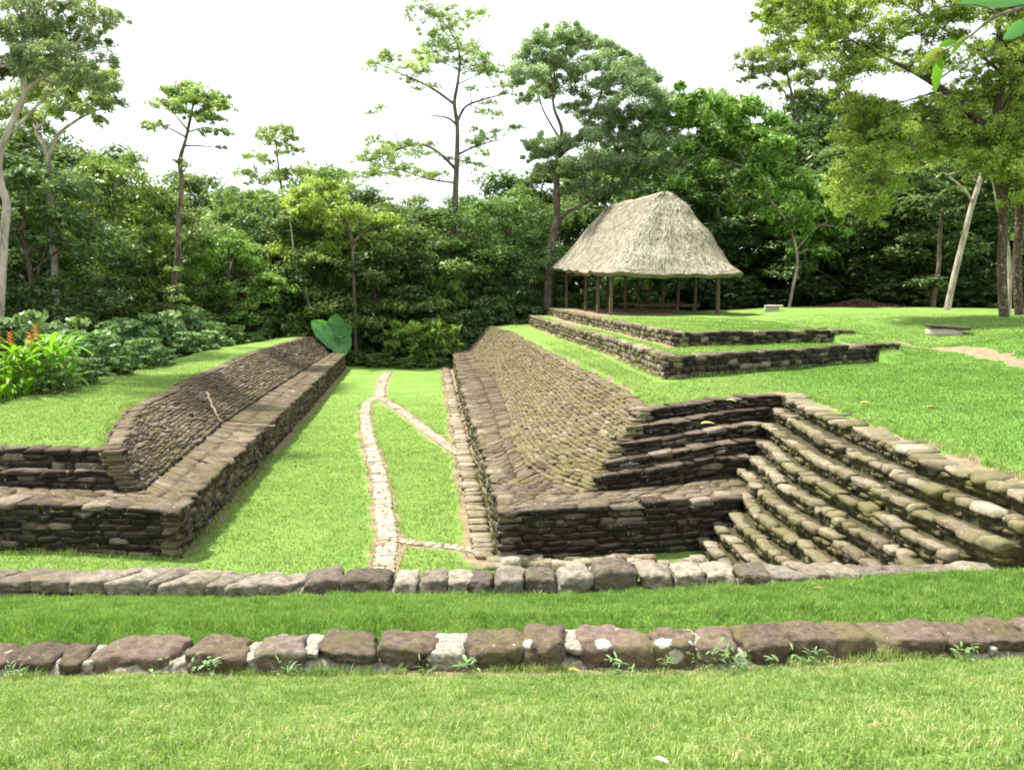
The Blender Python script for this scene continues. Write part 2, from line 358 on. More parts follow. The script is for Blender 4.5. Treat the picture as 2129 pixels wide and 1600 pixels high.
gy = axis([(-60, -8, 4), (-8, 1.5, .8), (1.5, 9.4, .08), (9.4, 27, .11), (27, 50.5, .16), (50.5, 64, .8), (64, 120, 5), (120, 260, 20)])
X, Y = np.meshgrid(gx, gy); Z = height(X, Y)
def seg_dist(x, y, pl):
    d = np.full(x.shape, 1e9); p = np.array([q[:2] for q in pl])
    for a_, b in zip(p[:-1], p[1:]):
        ab = b-a_; t = np.clip(((x-a_[0])*ab[0]+(y-a_[1])*ab[1])/(ab@ab), 0, 1)
        d = np.minimum(d, np.hypot(x-a_[0]-t*ab[0], y-a_[1]-t*ab[1]))
    return d
DIRT = [(10.6, 28.3), (11.6, 27.6), (12.3, 25.9), (12.2, 22.5), (12.05, 19.7), (12.3, 16), (13, 10)]
PATHS = [([(-2.0, 9.4), (-2.0, 12.78), (-2.2, 14.5), (-2.62, 16.75), (-3.0, 18.9), (-3.62, 21.66), (-4.45, 25.5), (-5.1, 28.9), (-5.6, 32.0), (-5.35, 33.9)], .36),
         ([(-5.35, 33.9), (-5.75, 36.5), (-6.3, 41.5), (-6.45, 43.8)], .40),
         ([(-5.3, 33.6), (-4.3, 31.0), (-3.33, 28.0), (-2.3, 24.6), (-1.35, 21.9)], .34),
         ([(-1.95, 14.3), (-1.5, 14.15), (-1.0, 14.0), (-.55, 13.75)], .22)]
# bare soil mask: worn rims beside the masonry, path sides, forest floor
soil = np.zeros(X.shape)
lush = np.clip(sstep((X-4.6)/2.5)*sstep((Y-6.5)/2)*sstep((27-Y)/6)*.9+(Y > row2y(X))*(Y < row1y(X))*.9, 0, 1)
nz = np.array([[mnoise.noise(Vector((x*1.3, y*1.3, 3.1)))+.6*mnoise.noise(Vector((x*4.3, y*4.3, 8.1))) for x in gx] for y in gy])
for pl, wd in ((Rgrass, .33), (Lgrass, .38), (SL[0], .66), (RL[0]+[(5.59, 17.32, 0)], .36), (WA[:4], .2), (WB[:3], .2)):
    soil = np.maximum(soil, 1-sstep((seg_dist(X, Y, pl)-wd*(.8+nz*.9)+.1)/.12))
for pl, wd in PATHS: soil = np.maximum(soil, 1-sstep((seg_dist(X, Y, pl)-wd*.5-.05*(1+nz*2.2))/.08))
gut = [(-.42, 13.3), (-.80, 17.4), (-1.25, 21.9), (-2.28, 32.4), (-3.62, 46)]
soil = np.maximum(soil, 1-sstep((seg_dist(X, Y, gut)-.30-.08*nz)/.08))
soil = np.maximum(soil, 1-sstep((seg_dist(X, Y, Ltop[2:])-.12-.1*nz)/.1))
soil = np.maximum(soil, .9*(1-sstep((seg_dist(X, Y, DIRT)-.28*(1+nz)*np.clip((27.5-Y)/6, 0, 1))/.1)))
soil = np.maximum(soil, (1-sstep((seg_dist(X, Y, [(3.6, 37.5), (3.3, 49)])-.9+nz)/.6))*(X > 2.3))      # bare earth by the shelter
soil = np.maximum(soil, 1-sstep((seg_dist(X, Y, [(5.5, 39.5), (5.6, 48.5)])-2.6-nz)/.6))
soil = np.maximum(soil, 1-sstep((np.abs(Y-(row2y(X)-.17))-.10-.16*nz)/.07))
soil = np.maximum(soil, .9*(1-sstep((np.abs(Y-(row1y(X)-.24))-.06-.12*nz)/.07)))
forest = np.maximum(sstep((Y-48.6-.8*nz)/.8)*(X < 6), sstep((-X-13.2)/1.2)*(Y > 12))
fx = np.interp(X, [2, 8, 14, 22, 30], [49.6, 51, 48.5, 46.5, 42]); forest = np.maximum(forest, sstep((Y-fx-nz)/1.0)*(X > 2))
n_, m_ = X.shape; idx = np.arange(n_*m_).reshape(n_, m_)
F = np.stack([idx[:-1, :-1], idx[:-1, 1:], idx[1:, 1:], idx[1:, :-1]], -1).reshape(-1, 4)
mg, t = mat('lawn'); p = geo(t)
n1 = noise_n(t, .9, 4, .6, p); n2 = noise_n(t, 38, 4, .7, p); n3 = noise_n(t, 6, 5, .65, p)
c = ramp(t, n1, [(.3, (.150, .262, .050)), (.55, (.195, .312, .064)), (.75, (.235, .345, .080))])
c = mix(t, 1.0, c, ramp(t, n2, [(.3, .72), (.7, 1.25)]), 'MULTIPLY')
c = mix(t, 1.0, c, ramp(t, n3, [(.3, .85), (.7, 1.12)]), 'MULTIPLY')
c = mix(t, attr(t, 'lush'), c, mix(t, 1.0, c, (.68, .88, .68), 'MULTIPLY'))
so_ = ramp(t, n3, [(.3, (.20, .14, .08)), (.5, (.31, .235, .145)), (.7, (.42, .335, .22))])
so_ = mix(t, 1.0, so_, ramp(t, n2, [(.3, .6), (.7, 1.35)]), 'MULTIPLY')
litter = ramp(t, n3, [(.3, (.02, .018, .01)), (.6, (.05, .04, .022)), (.8, (.03, .05, .015))])
sf = mth(t, 'ADD', attr(t, 'soil'), mth(t, 'MULTIPLY', mth(t, 'SUBTRACT', n2, .5), .9), clamp=True)
c = mix(t, ramp(t, sf, [(.38, 0.0), (.62, 1.0)]), c, so_)
c = mix(t, attr(t, 'forest'), c, litter)
finish(t, c, .9, mth(t, 'ADD', n2, mth(t, 'MULTIPLY', noise_n(t, 120, 3, .7, p), .7)), .75, .045, .15)
g_ = mesh_np('ground', np.stack([X, Y, Z], -1).reshape(-1, 3), F, mg, smooth=True, attrs={'soil': soil.ravel(), 'forest': forest.ravel(), 'lush': lush.ravel()})
props(g_, 'mown green lawn with worn earth rims around the sunken court', kind='structure')

# ------------------------------------------------------------------ masonry
rng = np.random.default_rng(7)
def cube_template(n, pw):
    """rounded cube surface, n segments per edge"""
    key = {}; V = []; F = []
    def vid(a_):
        k = tuple(np.round(a_, 6))
        if k not in key: key[k] = len(V); V.append(a_)
        return key[k]
    g = np.linspace(-1, 1, n+1)
    for ax in range(3):
        for sg in (-1, 1):
            for i in range(n):
                for j in range(n):
                    q = []
                    for di, dj in ((0, 0), (1, 0), (1, 1), (0, 1)):
                        v = [0, 0, 0]; v[ax] = sg; v[(ax+1) % 3] = g[i+di]; v[(ax+2) % 3] = g[j+dj]; q.append(vid(np.array(v, float)))
                    F.append(q if sg > 0 else q[::-1])
    V = np.array(V); s = (np.abs(V)**pw).sum(1)**(1/pw); V = V/s[:, None]
    return V, np.array(F)
TM3 = cube_template(3, 8); TM2 = cube_template(3, 11); TM4 = cube_template(5, 3.6)
class Stones:
    def __init__(s, tm=TM3): s.c = []; s.a = []; s.t = []; s.tm = tm; s.mb = MB()
    def add(s, c, ax, tint=None): s.c.append(c); s.a.append(ax); s.t.append(rng.random() if tint is None else tint)
    def flush(s, jit=.06):
        if not s.c: return
        V, F = s.tm; C = np.array(s.c); A = np.array(s.a); n = len(C)
        W = np.repeat(V[None], n, 0)
        sh = rng.normal(0, .10, (n, 1, 3, 3)); sh[..., 2, :] *= .9; W = W+np.einsum('nkij,nkj->nki', np.repeat(sh, len(V), 1), W)*.8
        tp = rng.uniform(-.16, .16, (n, 1, 1)); W[..., 1:3] *= 1+tp*W[..., :1]
        W = W*(1+rng.normal(0, .10, (n, 1, 3))*np.roll(V[None], 1, 2))
        W = W+rng.normal(0, jit, W.shape)
        P_ = C[:, None]+np.einsum('nki,nij->nkj', W, A)
        FF = (F[None]+(np.arange(n)*len(V))[:, None, None]).reshape(-1, 4)
        s.mb.add(P_.reshape(-1, 3), FF, np.repeat(np.array(s.t), len(V)))
        s.c = []; s.a = []; s.t = []
class Line:
    def __init__(s, pts):
        s.p = np.array(pts, float); s.s = np.concatenate([[0], np.cumsum(np.linalg.norm(np.diff(s.p[:, :2], axis=0), axis=1))]); s.L = s.s[-1]
    def at(s, u): return np.array([np.interp(u, s.s, s.p[:, k]) for k in range(s.p.shape[1])])
    def tan(s, u):
        d = s.at(min(u+.05, s.L))-s.at(max(u-.05, 0)); return d[:3]/np.linalg.norm(d[:3])
def ribbon(mb, A, B, tint=.5):
    A = np.array(A); B = np.array(B); n = len(A)
    V = np.concatenate([A, B]); i = np.arange(n-1)
    mb.add(V, np.stack([i, i+1, n+i+1, n+i], 1), tint)
def course(S, ln, z0f, z1f, lens, depth, side, proud=.012, u0=0., u1=None, tone=None, overh=0., wob=.008):
    """one course of stones along ln between heights z0f(u) and z1f(u); side=+1: outward is left of travel"""
    u = u0-rng.random()*lens[0]*.4; u1 = ln.L if u1 is None else u1
    while u < u1-.03:
        L = rng.uniform(*lens); ue = min(u+L, u1+.02); um = np.clip((u+ue)/2, 0, ln.L)
        if ue-u < .06: break
        p_ = ln.at(um); tg = ln.tan(um); nrm = np.array([-tg[1], tg[0], 0])*side; nrm /= np.linalg.norm(nrm)
        z0, z1 = z0f(um, p_), z1f(um, p_); dep = depth*rng.uniform(.85, 1.15)
        pr = proud*rng.normal()+overh
        c_ = np.array([p_[0], p_[1], (z0+z1)/2+rng.normal()*wob])+nrm*(pr-dep/2)
        up = np.array([0, 0, 1.])
        th = (z1-z0)*rng.uniform(.93, 1.06)
        S.add(c_, [tg*(ue-u)/2*.99, nrm*dep/2, up*th/2], tone() if tone else None)
        u = ue
def masonry(S, core, pts, zb, ncourse, lens, side, depth=.3, top=True, tone=None, caplens=None, capdepth=None, capover=.02, capth=None, back=.4):
    """dry stone wall face; pts carry the top height, zb(u,p) gives the foot"""
    ln = Line(pts); n = ncourse
    capth_ = capth or 1/n
    fr = list(np.linspace(0, 1-capth_, n)) + [1.0]
    for i in range(n):
        a_, b = fr[i], fr[i+1]
        last = i == n-1
        course(S, ln, lambda u, p, a_=a_: zb(u, p)+(p[2]-zb(u, p))*a_, lambda u, p, b=b: zb(u, p)+(p[2]-zb(u, p))*b,
               caplens if last and caplens else lens, (capdepth or depth) if last else depth, side, overh=capover if last else 0, tone=tone)
    q = resample(pts, max(2, int(ln.L/.4)))
    l2 = Line(q); A = []; B = []; Cc = []
    for j in range(len(q)):
        u = l2.s[j]; tg = l2.tan(u); nr = np.array([-tg[1], tg[0], 0])*side; nr /= np.linalg.norm(nr)
        zz = zb(u, q[j]); A.append([q[j][0]-nr[0]*.05, q[j][1]-nr[1]*.05, q[j][2]-.035]); B.append([q[j][0]-nr[0]*.05, q[j][1]-nr[1]*.05, zz-.1])
        Cc.append([q[j][0]-nr[0]*back, q[j][1]-nr[1]*back, q[j][2]-.045])
    ribbon(core, A, B); ribbon(core, A, Cc)
def finish_part(name, S, core, mat_, parent, label=None, jit=.06, corem=None, smooth=True):
    S.flush(jit); o = S.mb.build(name, mat_, parent, smooth=smooth)
    if label: o['label'] = label
    if core is not None and core.n:
        k = core.build(name+'_joint_fill', corem or M_core, parent)
    return o
def pave(S, core, A, B, rows, lens, th=.1, slope=0, jitter=.01):
    """paving between two lines, stones laid along them"""
    n = 160; a_ = resample(A, n); b = resample(B, n)
    for r in range(rows):
        f0, f1 = r/rows, (r+1)/rows
        mid = a_+(b-a_)*((f0+f1)/2); ln = Line(mid); u = -rng.random()*lens[0]
        while u < ln.L:
            L = rng.uniform(*lens); um = np.clip(u+L/2, 0, ln.L); k = int(um/ln.L*(n-1))
            tg = ln.tan(um); acr = (b[k]-a_[k])/rows; p_ = ln.at(um)
            S.add(p_+np.array([0, 0, -th/2+rng.normal()*jitter]), [tg*L/2*.98, acr/2*.99, np.array([0, 0, th/2])])
            u += L
    ribbon(core, a_+np.array([0, 0, -.02]), b+np.array([0, 0, -.02]))

# --- right platform
RP = thing('ball_court_platform', (-.2, 13.2, 0), 'right-hand stone platform of the ball court with a mossy sloping face', 'stone platform', 'the two long platforms of the ball court')
def zero(u, p): return -.03
S = Stones(); core = MB(); masonry(S, core, Rtop[:3], zero, 8, (.22, .55), 1, tone=None, caplens=(.3, .6), capdepth=.4)
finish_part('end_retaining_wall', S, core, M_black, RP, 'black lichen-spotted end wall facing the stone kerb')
S = Stones(); core = MB(); masonry(S, core, Rtop[2:], zero, 8, (.22, .5), 1, caplens=(.25, .5), capdepth=.35)
finish_part('alley_retaining_wall', S, core, M_blackm, RP, 'mossy low wall along the grass alley')
S = Stones(TM2); core = MB()
Ra = Rtop[2:]; pave(S, core, resample([(q[0]+.12, q[1], q[2]) for q in Ra], 160), resample([(.9, 14.75, ZB)]+[(q[0]+.1, q[1], q[2]) for q in Rback[1:]], 160), 2, (.09, .24), jitter=.004)
pave(S, core, [(3.95, 14.15, .88), (1.8, 13.7, .86), (-.1, 13.35, ZB)], [(4.2, 15.3, .93), (2.6, 14.75, .88), (.95, 14.5, ZB)], 4, (.25, .55), jitter=.004)
pave(S, core, [(-.1, 13.35, ZB-.004), (-.2, 14.2, ZB-.004), (-.3, 15.4, ZB-.004)], [(1.45, 14.35, ZB-.004), (1.2, 14.65, ZB-.004), (.7, 15.5, ZB-.004)], 5, (.25, .5), jitter=.004)
finish_part('bench_paving', S, core, M_bench, RP, corem=M_core2, jit=.045)
def talud(parent, bot, top, nc, lens, mat_, label, tm=TM2, step=1.0):
    S = Stones(tm); core = MB(); n = 200; b = resample(bot, n); t_ = resample(top, n)
    # pair by relative length, eased so that front ends meet the corner
    for i in range(nc):
        f0, f1 = i/nc, (i+1)/nc
        a_ = b+(t_-b)*f0; c_ = b+(t_-b)*f1; ln = Line(a_)
        zf = lambda u, p, ln=ln, a_=a_: a_[int(u/ln.L*(n-1)), 2]-.03
        zt = lambda u, p, ln=ln, c_=c_: c_[int(u/ln.L*(n-1)), 2]
        course(S, ln, zf, zt, lens, .26, 1, proud=.013, wob=.004)
    A = [q+np.array([0, 0, -.05]) for q in b]; B = [q+np.array([0, 0, -.05]) for q in t_]
    ribbon(core, A, B)
    # end caps down to the floor so the body is closed
    return S, core
def wig(pts, amp=.10):      # slightly wavy upper rim
    q = resample(pts, 60); 
    for k in range(1, 59): q[k, 0] += amp*mnoise.noise(Vector((q[k, 1]*.55, 1.7, 0)))*1.5; 
    return q
S, core = talud(RP, Rback, wig(Rgrass, .07), 24, (.16, .42), M_talud, 'r')
finish_part('sloping_face', S, core, M_talud, RP, 'tall sloping face of thin mossy stone courses', corem=M_core2, jit=.05)
# far end closing wall
def end_wall(parent, prof, mat_, name='far_end_wall'):
    S = Stones(TM2); core = MB(); ln = Line(prof)
    for z in np.arange(0, 2.2, .12):
        course(S, ln, lambda u, p, z=z: z, lambda u, p, z=z: min(z+.12, max(p[2], z+.02)), (.25, .5), .3, 1,
               u0=0, tone=None) if False else None
    V = []; q = resample(prof, 14)
    A = [(a_[0], a_[1], a_[2]-.03) for a_ in q]; B = [(a_[0], a_[1], -.4) for a_ in q]
    ribbon(core, A, B); return core.build(name, mat_, parent)
end_wall(RP, [(-3.4, 48.1, ZB), (-2.5, 48.6, ZB), (-1.29, 48.6, 2.2), (-.6, 48.9, 2.2)], M_talud)
S = Stones(TM3)
for k in range(26):
    x = -.3+3.3*k/25+rng.normal()*.04; y = 12.95+rng.normal()*.10; h_ = rng.uniform(.04, .12); S.add(np.array([x, y, h_*.5]), [np.array([rng.uniform(.08, .2), rng.normal()*.02, 0]), np.array([0, rng.uniform(.07, .14), 0]), np.array([0, 0, h_])])
S.flush(.06); S.mb.build('footing_stones', M_gutter, RP, True)
# --- left platform
LP = thing('ball_court_platform', (-5.4, 13.4, 0), 'left-hand stone platform of the ball court with a grass mound behind it', 'stone platform', 'the two long platforms of the ball court')
S = Stones(); core = MB(); masonry(S, core, Ltop[:3], zero, 8, (.22, .55), -1, caplens=(.35, .8), capdepth=.5)
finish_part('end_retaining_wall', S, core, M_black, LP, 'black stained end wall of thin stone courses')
S = Stones(); core = MB(); masonry(S, core, Ltop[2:], zero, 8, (.22, .5), -1, caplens=(.3, .6), capdepth=.4)
finish_part('alley_retaining_wall', S, core, M_blackm, LP, 'dark low wall along the grass alley')
S = Stones(TM2); core = MB()
pave(S, core, [(-5.55, 13.5, ZB), (-6.55, 21.98, ZB), (-9.2, 45.67, ZB)], [(-6.5, 14.5, ZB), (-7.6, 21.98, ZB), (-8.5, 30.84, ZB), (-9.95, 45.9, ZB)], 2, (.10, .28), jitter=.004)
pave(S, core, [(-12.5, 14.25, ZB-.004), (-8.5, 13.85, ZB-.004), (-5.6, 13.55, ZB-.004)], [(-12.5, 15.15, ZB-.004), (-9.2, 14.95, ZB-.004), (-6.45, 14.6, ZB-.004)], 4, (.3, .7), jitter=.004)
finish_part('bench_paving', S, core, M_bench, LP, corem=M_core2, jit=.045)
S = Stones(TM2); core = MB(); n = 200; b_ = resample(Lback, n); t_ = resample(wig(Lgrass, .10), n)
for i in range(16):
    a_ = b_+(t_-b_)*(i/16); c_ = b_+(t_-b_)*((i+1)/16); ln = Line(a_)
    course(S, ln, lambda u, p, ln=ln, a_=a_: a_[int(u/ln.L*(n-1)), 2]-.03, lambda u, p, ln=ln, c_=c_: c_[int(u/ln.L*(n-1)), 2], (.16, .46), .3, -1, proud=.016, wob=.004)
ribbon(core, b_+np.array([0, 0, -.05]), t_+np.array([0, 0, -.05]))
finish_part('sloping_face', S, core, M_bench, LP, 'uneven sloping face of brown stone courses', corem=M_core2, jit=.05)
LR1 = [(-12.5, 15.1, 1.17), (-9.25, 14.92, 1.17), (-6.75, 14.62, 1.18)]
zbL = lambda z: (lambda u, p: z)
S = Stones(); core = MB(); masonry(S, core, LR1, zbL(.8), 3, (.25, .6), -1, caplens=(.4, .8), back=.3)
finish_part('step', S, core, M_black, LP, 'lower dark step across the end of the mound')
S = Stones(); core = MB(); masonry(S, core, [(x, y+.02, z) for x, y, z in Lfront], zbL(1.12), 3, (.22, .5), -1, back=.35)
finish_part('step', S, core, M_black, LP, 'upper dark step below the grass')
end_wall(LP, [(-9.06, 45.67, ZB), (-10., 45.95, ZB), (-10.9, 45.95, 1.75), (-11.4, 46.1, 1.75)], M_bench)
# pale mortar seam across the bench and up the slope
mbS = MB(); 
seam = [P(572, 885, ZB), P(500, 882, ZB), P(462, 878, ZB), P(445, 850, 1.15), P(430, 815, 1.5)]
q = smooth_line([np.array(v) for v in seam], 40); q += np.array([[mnoise.noise(Vector((i*.5, 1, 0)))*.05, mnoise.noise(Vector((i*.5, 9, 0)))*.05, .0] for i in range(40)])
tube(mbS, q, [.028+.03*mnoise.noise(Vector((i*.8, 3, 0))) for i in range(40)], 6)
mbS.build('mortar_seam', M_sand, LP)

# --- steps on the right (each terrace turns the corner and runs towards the kerb)
ST = thing('stone_stairs', (4.4, 11, 0), 'broad flight of pale mossy stone steps descending left into the court', 'stairs')
for k, pts in enumerate(TERR):
    S = Stones(TM3); core = MB()
    zlow = SZ[k]-.22
    if k < 5:
        nR = 3; q = pts
        nxt = Line([(x, y, z) for x, y, z in TERR[k+1]]) if k < 4 else None
        ln = Line(q); Lr = ln.s[nR]       # arc length at the corner
        below = RL[k+1] if k < 4 else [(1.3, 14.4, ZB), (2.5, 14.7, .86), (3.6, 15.1, .93)]
        zr = [b[2] for b in below]+[zlow]
        sr = [0, ln.s[1], ln.s[2], ln.s[3]]
        zb = lambda u, p, sr=sr, zr=zr: float(np.interp(u, sr, zr))
        # front riser: dark thin courses
        for i in range(3):
            course(S, ln, lambda u, p, i=i: zb(u, p)+(p[2]-zb(u, p))*i/3, lambda u, p, i=i: zb(u, p)+(p[2]-zb(u, p))*(i+1)/3, (.2, .5), .34 if i == 2 else .3, -1, u0=0, u1=Lr, overh=.015 if i == 2 else 0)
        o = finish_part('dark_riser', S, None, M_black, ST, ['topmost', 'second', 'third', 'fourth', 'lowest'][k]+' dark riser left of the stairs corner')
        u0 = Lr
        S = Stones(TM3)
    else:
        ln = Line(pts); u0 = 0; zb = lambda u, p, z=zlow: z
    S2 = Stones(TM3)
    # flight facing left: one or two courses of small stones under thick irregular slabs
    for i, (f0, f1) in enumerate(((0, .28), (.28, .55))):
        course(S2, ln, lambda u, p, f=f0: zlow+.22*f, lambda u, p, f=f1: zlow+.22*f, (.1, .26), .2, -1, proud=.02, u0=u0, overh=-.035, wob=.01)
    course(S, ln, lambda u, p: p[2]-.095+rng.normal()*.008, lambda u, p: p[2]+rng.normal()*.01, (.16, .5), .19 if k else .45, -1, proud=.022, u0=u0, overh=.02, wob=.009)
    q = resample(pts, 60); l2 = Line(q); A = []; B = []; Cc = []
    for j in range(60):
        tg = l2.tan(l2.s[j]); nr = np.array([-tg[1], tg[0], 0])*-1; nr /= np.linalg.norm(nr)
        zz = (zb(l2.s[j], q[j]) if k < 5 else zlow)-.12
        A.append([q[j][0]-nr[0]*.06, q[j][1]-nr[1]*.06, q[j][2]-.04]); B.append([q[j][0]-nr[0]*.06, q[j][1]-nr[1]*.06, zz]); Cc.append([q[j][0]-nr[0]*.5, q[j][1]-nr[1]*.5, q[j][2]-.05])
    ribbon(core, A, B); ribbon(core, A, Cc)
    e_ = [A[-1], Cc[-1]]; ribbon(core, e_, [(v[0], v[1], v[2]-1.2) for v in e_])
    finish_part('step', S, core, M_step, ST, None, jit=.045, corem=M_core2)
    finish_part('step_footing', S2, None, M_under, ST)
# --- two terrace walls under the shelter platform
WAo = thing('terrace_wall', (3.68, 19.43, 2.3), 'lower stone terrace wall turning a corner on the lawn', 'terrace wall', 'terrace walls below the thatched shelter')
zg = lambda off=0: (lambda u, p: hz_cache(p[0], p[1])+off)
def hz_cache(x, y): return float(G(np.array([x]), np.array([y]))[0])
def hA(u, p): return min(hz_cache(p[0], p[1])-.05, p[2]-.2)
S = Stones(); core = MB(); masonry(S, core, WA[:4], hA, 4, (.16, .4), -1, caplens=(.2, .45)); finish_part('side_face', S, core, M_terr, WAo, 'mossy side of the wall running away from the corner')
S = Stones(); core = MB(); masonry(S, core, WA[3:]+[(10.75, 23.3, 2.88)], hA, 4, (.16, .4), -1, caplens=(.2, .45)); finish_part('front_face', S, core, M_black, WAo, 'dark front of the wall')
WBo = thing('terrace_wall', (4.42, 22.42, 2.85), 'upper stone terrace wall edging the grass platform of the shelter', 'terrace wall', 'terrace walls below the thatched shelter')
def hB(u, p): return 2.78
S = Stones(); core = MB(); masonry(S, core, WB[:3], hB, 3, (.16, .4), -1, caplens=(.2, .45)); finish_part('side_face', S, core, M_terr, WBo)
S = Stones(); core = MB(); masonry(S, core, WB[2:], lambda u, p: 2.80+.1*(u/5.8), 3, (.16, .45), -1, caplens=(.2, .5)); finish_part('front_face', S, core, M_black, WBo)
# flush edging stones on the right rim of the platform
S = Stones()
for k in range(22):
    f = k/21; x, y, z = P(1775-215*f, 688-30*f, 3.25)
    if rng.random() < .75: S.add(np.array([x, y, hz(x, y)+.0]), [np.array([.02, .22, 0]), np.array([.16, 0, 0]), np.array([0, 0, .035])])
S.flush(); o = S.mb.build('flush_edging', M_step, WBo, True)
# ------------------------------------------------------------------ paths
for i, (pl, wd) in enumerate(PATHS):
    S = Stones(TM3); ln = Line([(x, y, 0.0) for x, y in pl]); u = 0
    while u < ln.L:
        L = rng.uniform(.10, .2) if i != 3 else rng.uniform(.1, .25); p_ = ln.at(u+L/2); tg = ln.tan(min(u+L/2, ln.L)); nr = np.array([-tg[1], tg[0], 0]); z = hz(p_[0], p_[1])+.012
        parts = [(-.5, .5)] if rng.random() < .35 else [(-.5, s_ := rng.uniform(-.25, .25)), (s_, .5)]
        for a_, b in parts:
            ww = wd*(b-a_)*rng.uniform(.9, 1.05)
            S.add(p_*np.array([1, 1, 0])+nr*wd*(a_+b)/2+np.array([0, 0, z+rng.normal()*.006]), [tg*L/2*.99, nr*ww/2*.98, np.array([0, 0, .02])])
        u += L
    S.flush(.05); o = S.mb.build('path', M_path, None, True)
    props(o, ['narrow pale stone path winding up the grass alley', 'short stone path at the far end of the alley', 'stone drain path branching right towards the mossy platform', 'small stone drain crossing from the path to the right wall'][i], kind='structure')
# low gutter of flat stones along the foot of the right wall
S = Stones(TM3); ln = Line([(x-.02, y, 0) for x, y in gut]); u = 0
while u < ln.L:
    L = rng.uniform(.18, .4); p_ = ln.at(u+L/2); tg = ln.tan(min(u+L/2, ln.L)); nr = np.array([-tg[1], tg[0], 0])
    S.add(np.array([p_[0], p_[1], .03+rng.normal()*.012]), [tg*L/2*.95, nr*rng.uniform(.16, .2), np.array([0, 0, .05])]); u += L
S.flush(.05); o = S.mb.build('paved_gutter', M_gutter, RP, True)

# ------------------------------------------------------------------ foreground kerbs
TB = cube_template(18, 5.5)
LICHEN = [(1253, 1333, .065), (1095, 1326, .045), (1378, 1320, .07), (1398, 1354, .06), (1448, 1330, .03)]
def boulder(name, parent, px0, px1, yt, yb, d, mat_, depth=.36, tint=.5, tilt=0, seed=0, pw=None, spots=None):
    a0 = at(px0, yt+3, d+depth*.62); ax0 = at(px0, yt, d); a1 = at(px1, yb, d-.02); wx = a1[0]-ax0[0]; cx = (ax0[0]+a1[0])/2; zt = a0[2]+.012; zb = a1[2]-.07
    V, F = TB; V = V.copy(); r = random.Random(seed)
    V[:, 0] *= wx/2*1.02; V[:, 1] *= depth/2; V[:, 2] *= (zt-zb)/2
    V[:, 2] *= r.uniform(.93, 1.03); V[:, 2] *= 1-.10*(V[:, 0]/(wx/2))**2*r.uniform(0, 1.6); V[:, 0] += V[:, 2]*r.uniform(-.3, .3)+V[:, 1]*(tilt+r.uniform(-.15, .15)); V[:, 2] += V[:, 0]*r.uniform(-.07, .07)
    out = []
    for v in V:
        q = Vector((v[0]*3+seed*7.3, v[1]*3, v[2]*3)); n1_ = mnoise.noise(q); n2_ = mnoise.noise(q*3.1); n3_ = mnoise.noise(q*8)
        dd = Vector(v).normalized(); k = .055*n1_+.035*n2_+.014*n3_
        out.append((v[0]+dd.x*k+cx, v[1]+dd.y*k+d+depth/2, v[2]+dd.z*k+(zt+zb)/2))
    V2 = np.array(out); cru = np.zeros(len(V2))
    for (sx_, sy_, sr_) in LICHEN:           # crusts grow round the surface point seen at these survey marks
        if px0 < sx_ < px1 and yt > 1290:
            q0 = np.array(at(sx_, sy_, d+.05)); k = np.argmin(np.linalg.norm(V2-q0, axis=1)); cru = np.maximum(cru, np.clip(1.2-np.linalg.norm(V2-V2[k], axis=1)/sr_*.7, 0, 1))
    o = mesh_np(name, V2, F, mat_, parent, True, {'tint': np.full(len(V2), tint), 'crust': cru})
    return o
K2 = thing('boulder_kerb', (0, 6.2, 1.45), 'nearest low kerb of large mortared boulders across the lawn', 'stone kerb')
R2 = [(-12, 112, 1342, 1392, .1), (104, 165, 1345, 1402, .15), (172, 362, 1332, 1398, .35), (375, 502, 1332, 1394, .3), (522, 630, 1326, 1404, .62), (650, 778, 1323, 1362, .2),
      (780, 915, 1316, 1376, .3), (960, 1090, 1317, 1398, .25), (1078, 1178, 1306, 1394, .3), (1200, 1362, 1312, 1392, .45), (1350, 1462, 1310, 1394, .35),
      (1455, 1542, 1312, 1368, .4), (1540, 1665, 1310, 1380, .2), (1642, 1835, 1295, 1372, .3), (1822, 1985, 1300, 1356, .35), (1958, 2066, 1301, 1350, .3), (2050, 2165, 1300, 1344, .25), (2155, 2270, 1296, 1342, .4), (-130, -5, 1345, 1400, .3), (-250, -125, 1350, 1404, .5)]
NAMES2 = {4: 'pinkish block with a pointed foot', 5: 'flat dark block resting on grey mortar', 9: 'long reddish boulder with a white lichen spot', 10: 'squarish boulder with two white lichen patches', 13: 'largest boulder, mossy underneath'}
for i, (x0, x1, yt, yb, ti) in enumerate(R2):
    d = row2y(((x0+x1)/2-1064)/1750*6.2)-.12+random.Random(i).uniform(-.03, .03)
    o = boulder('boulder', K2, x0+5, x1-5, yt, yb, d, M_bould, .42, ti, 0, i+3)
    if i in NAMES2: o['label'] = NAMES2[i]
# white lichen spots as thin crusts on three boulders
M_lich = simple('white_lichen', [(.3, (.5, .48, .42)), (.6, (.78, .77, .72))], 40, .95)
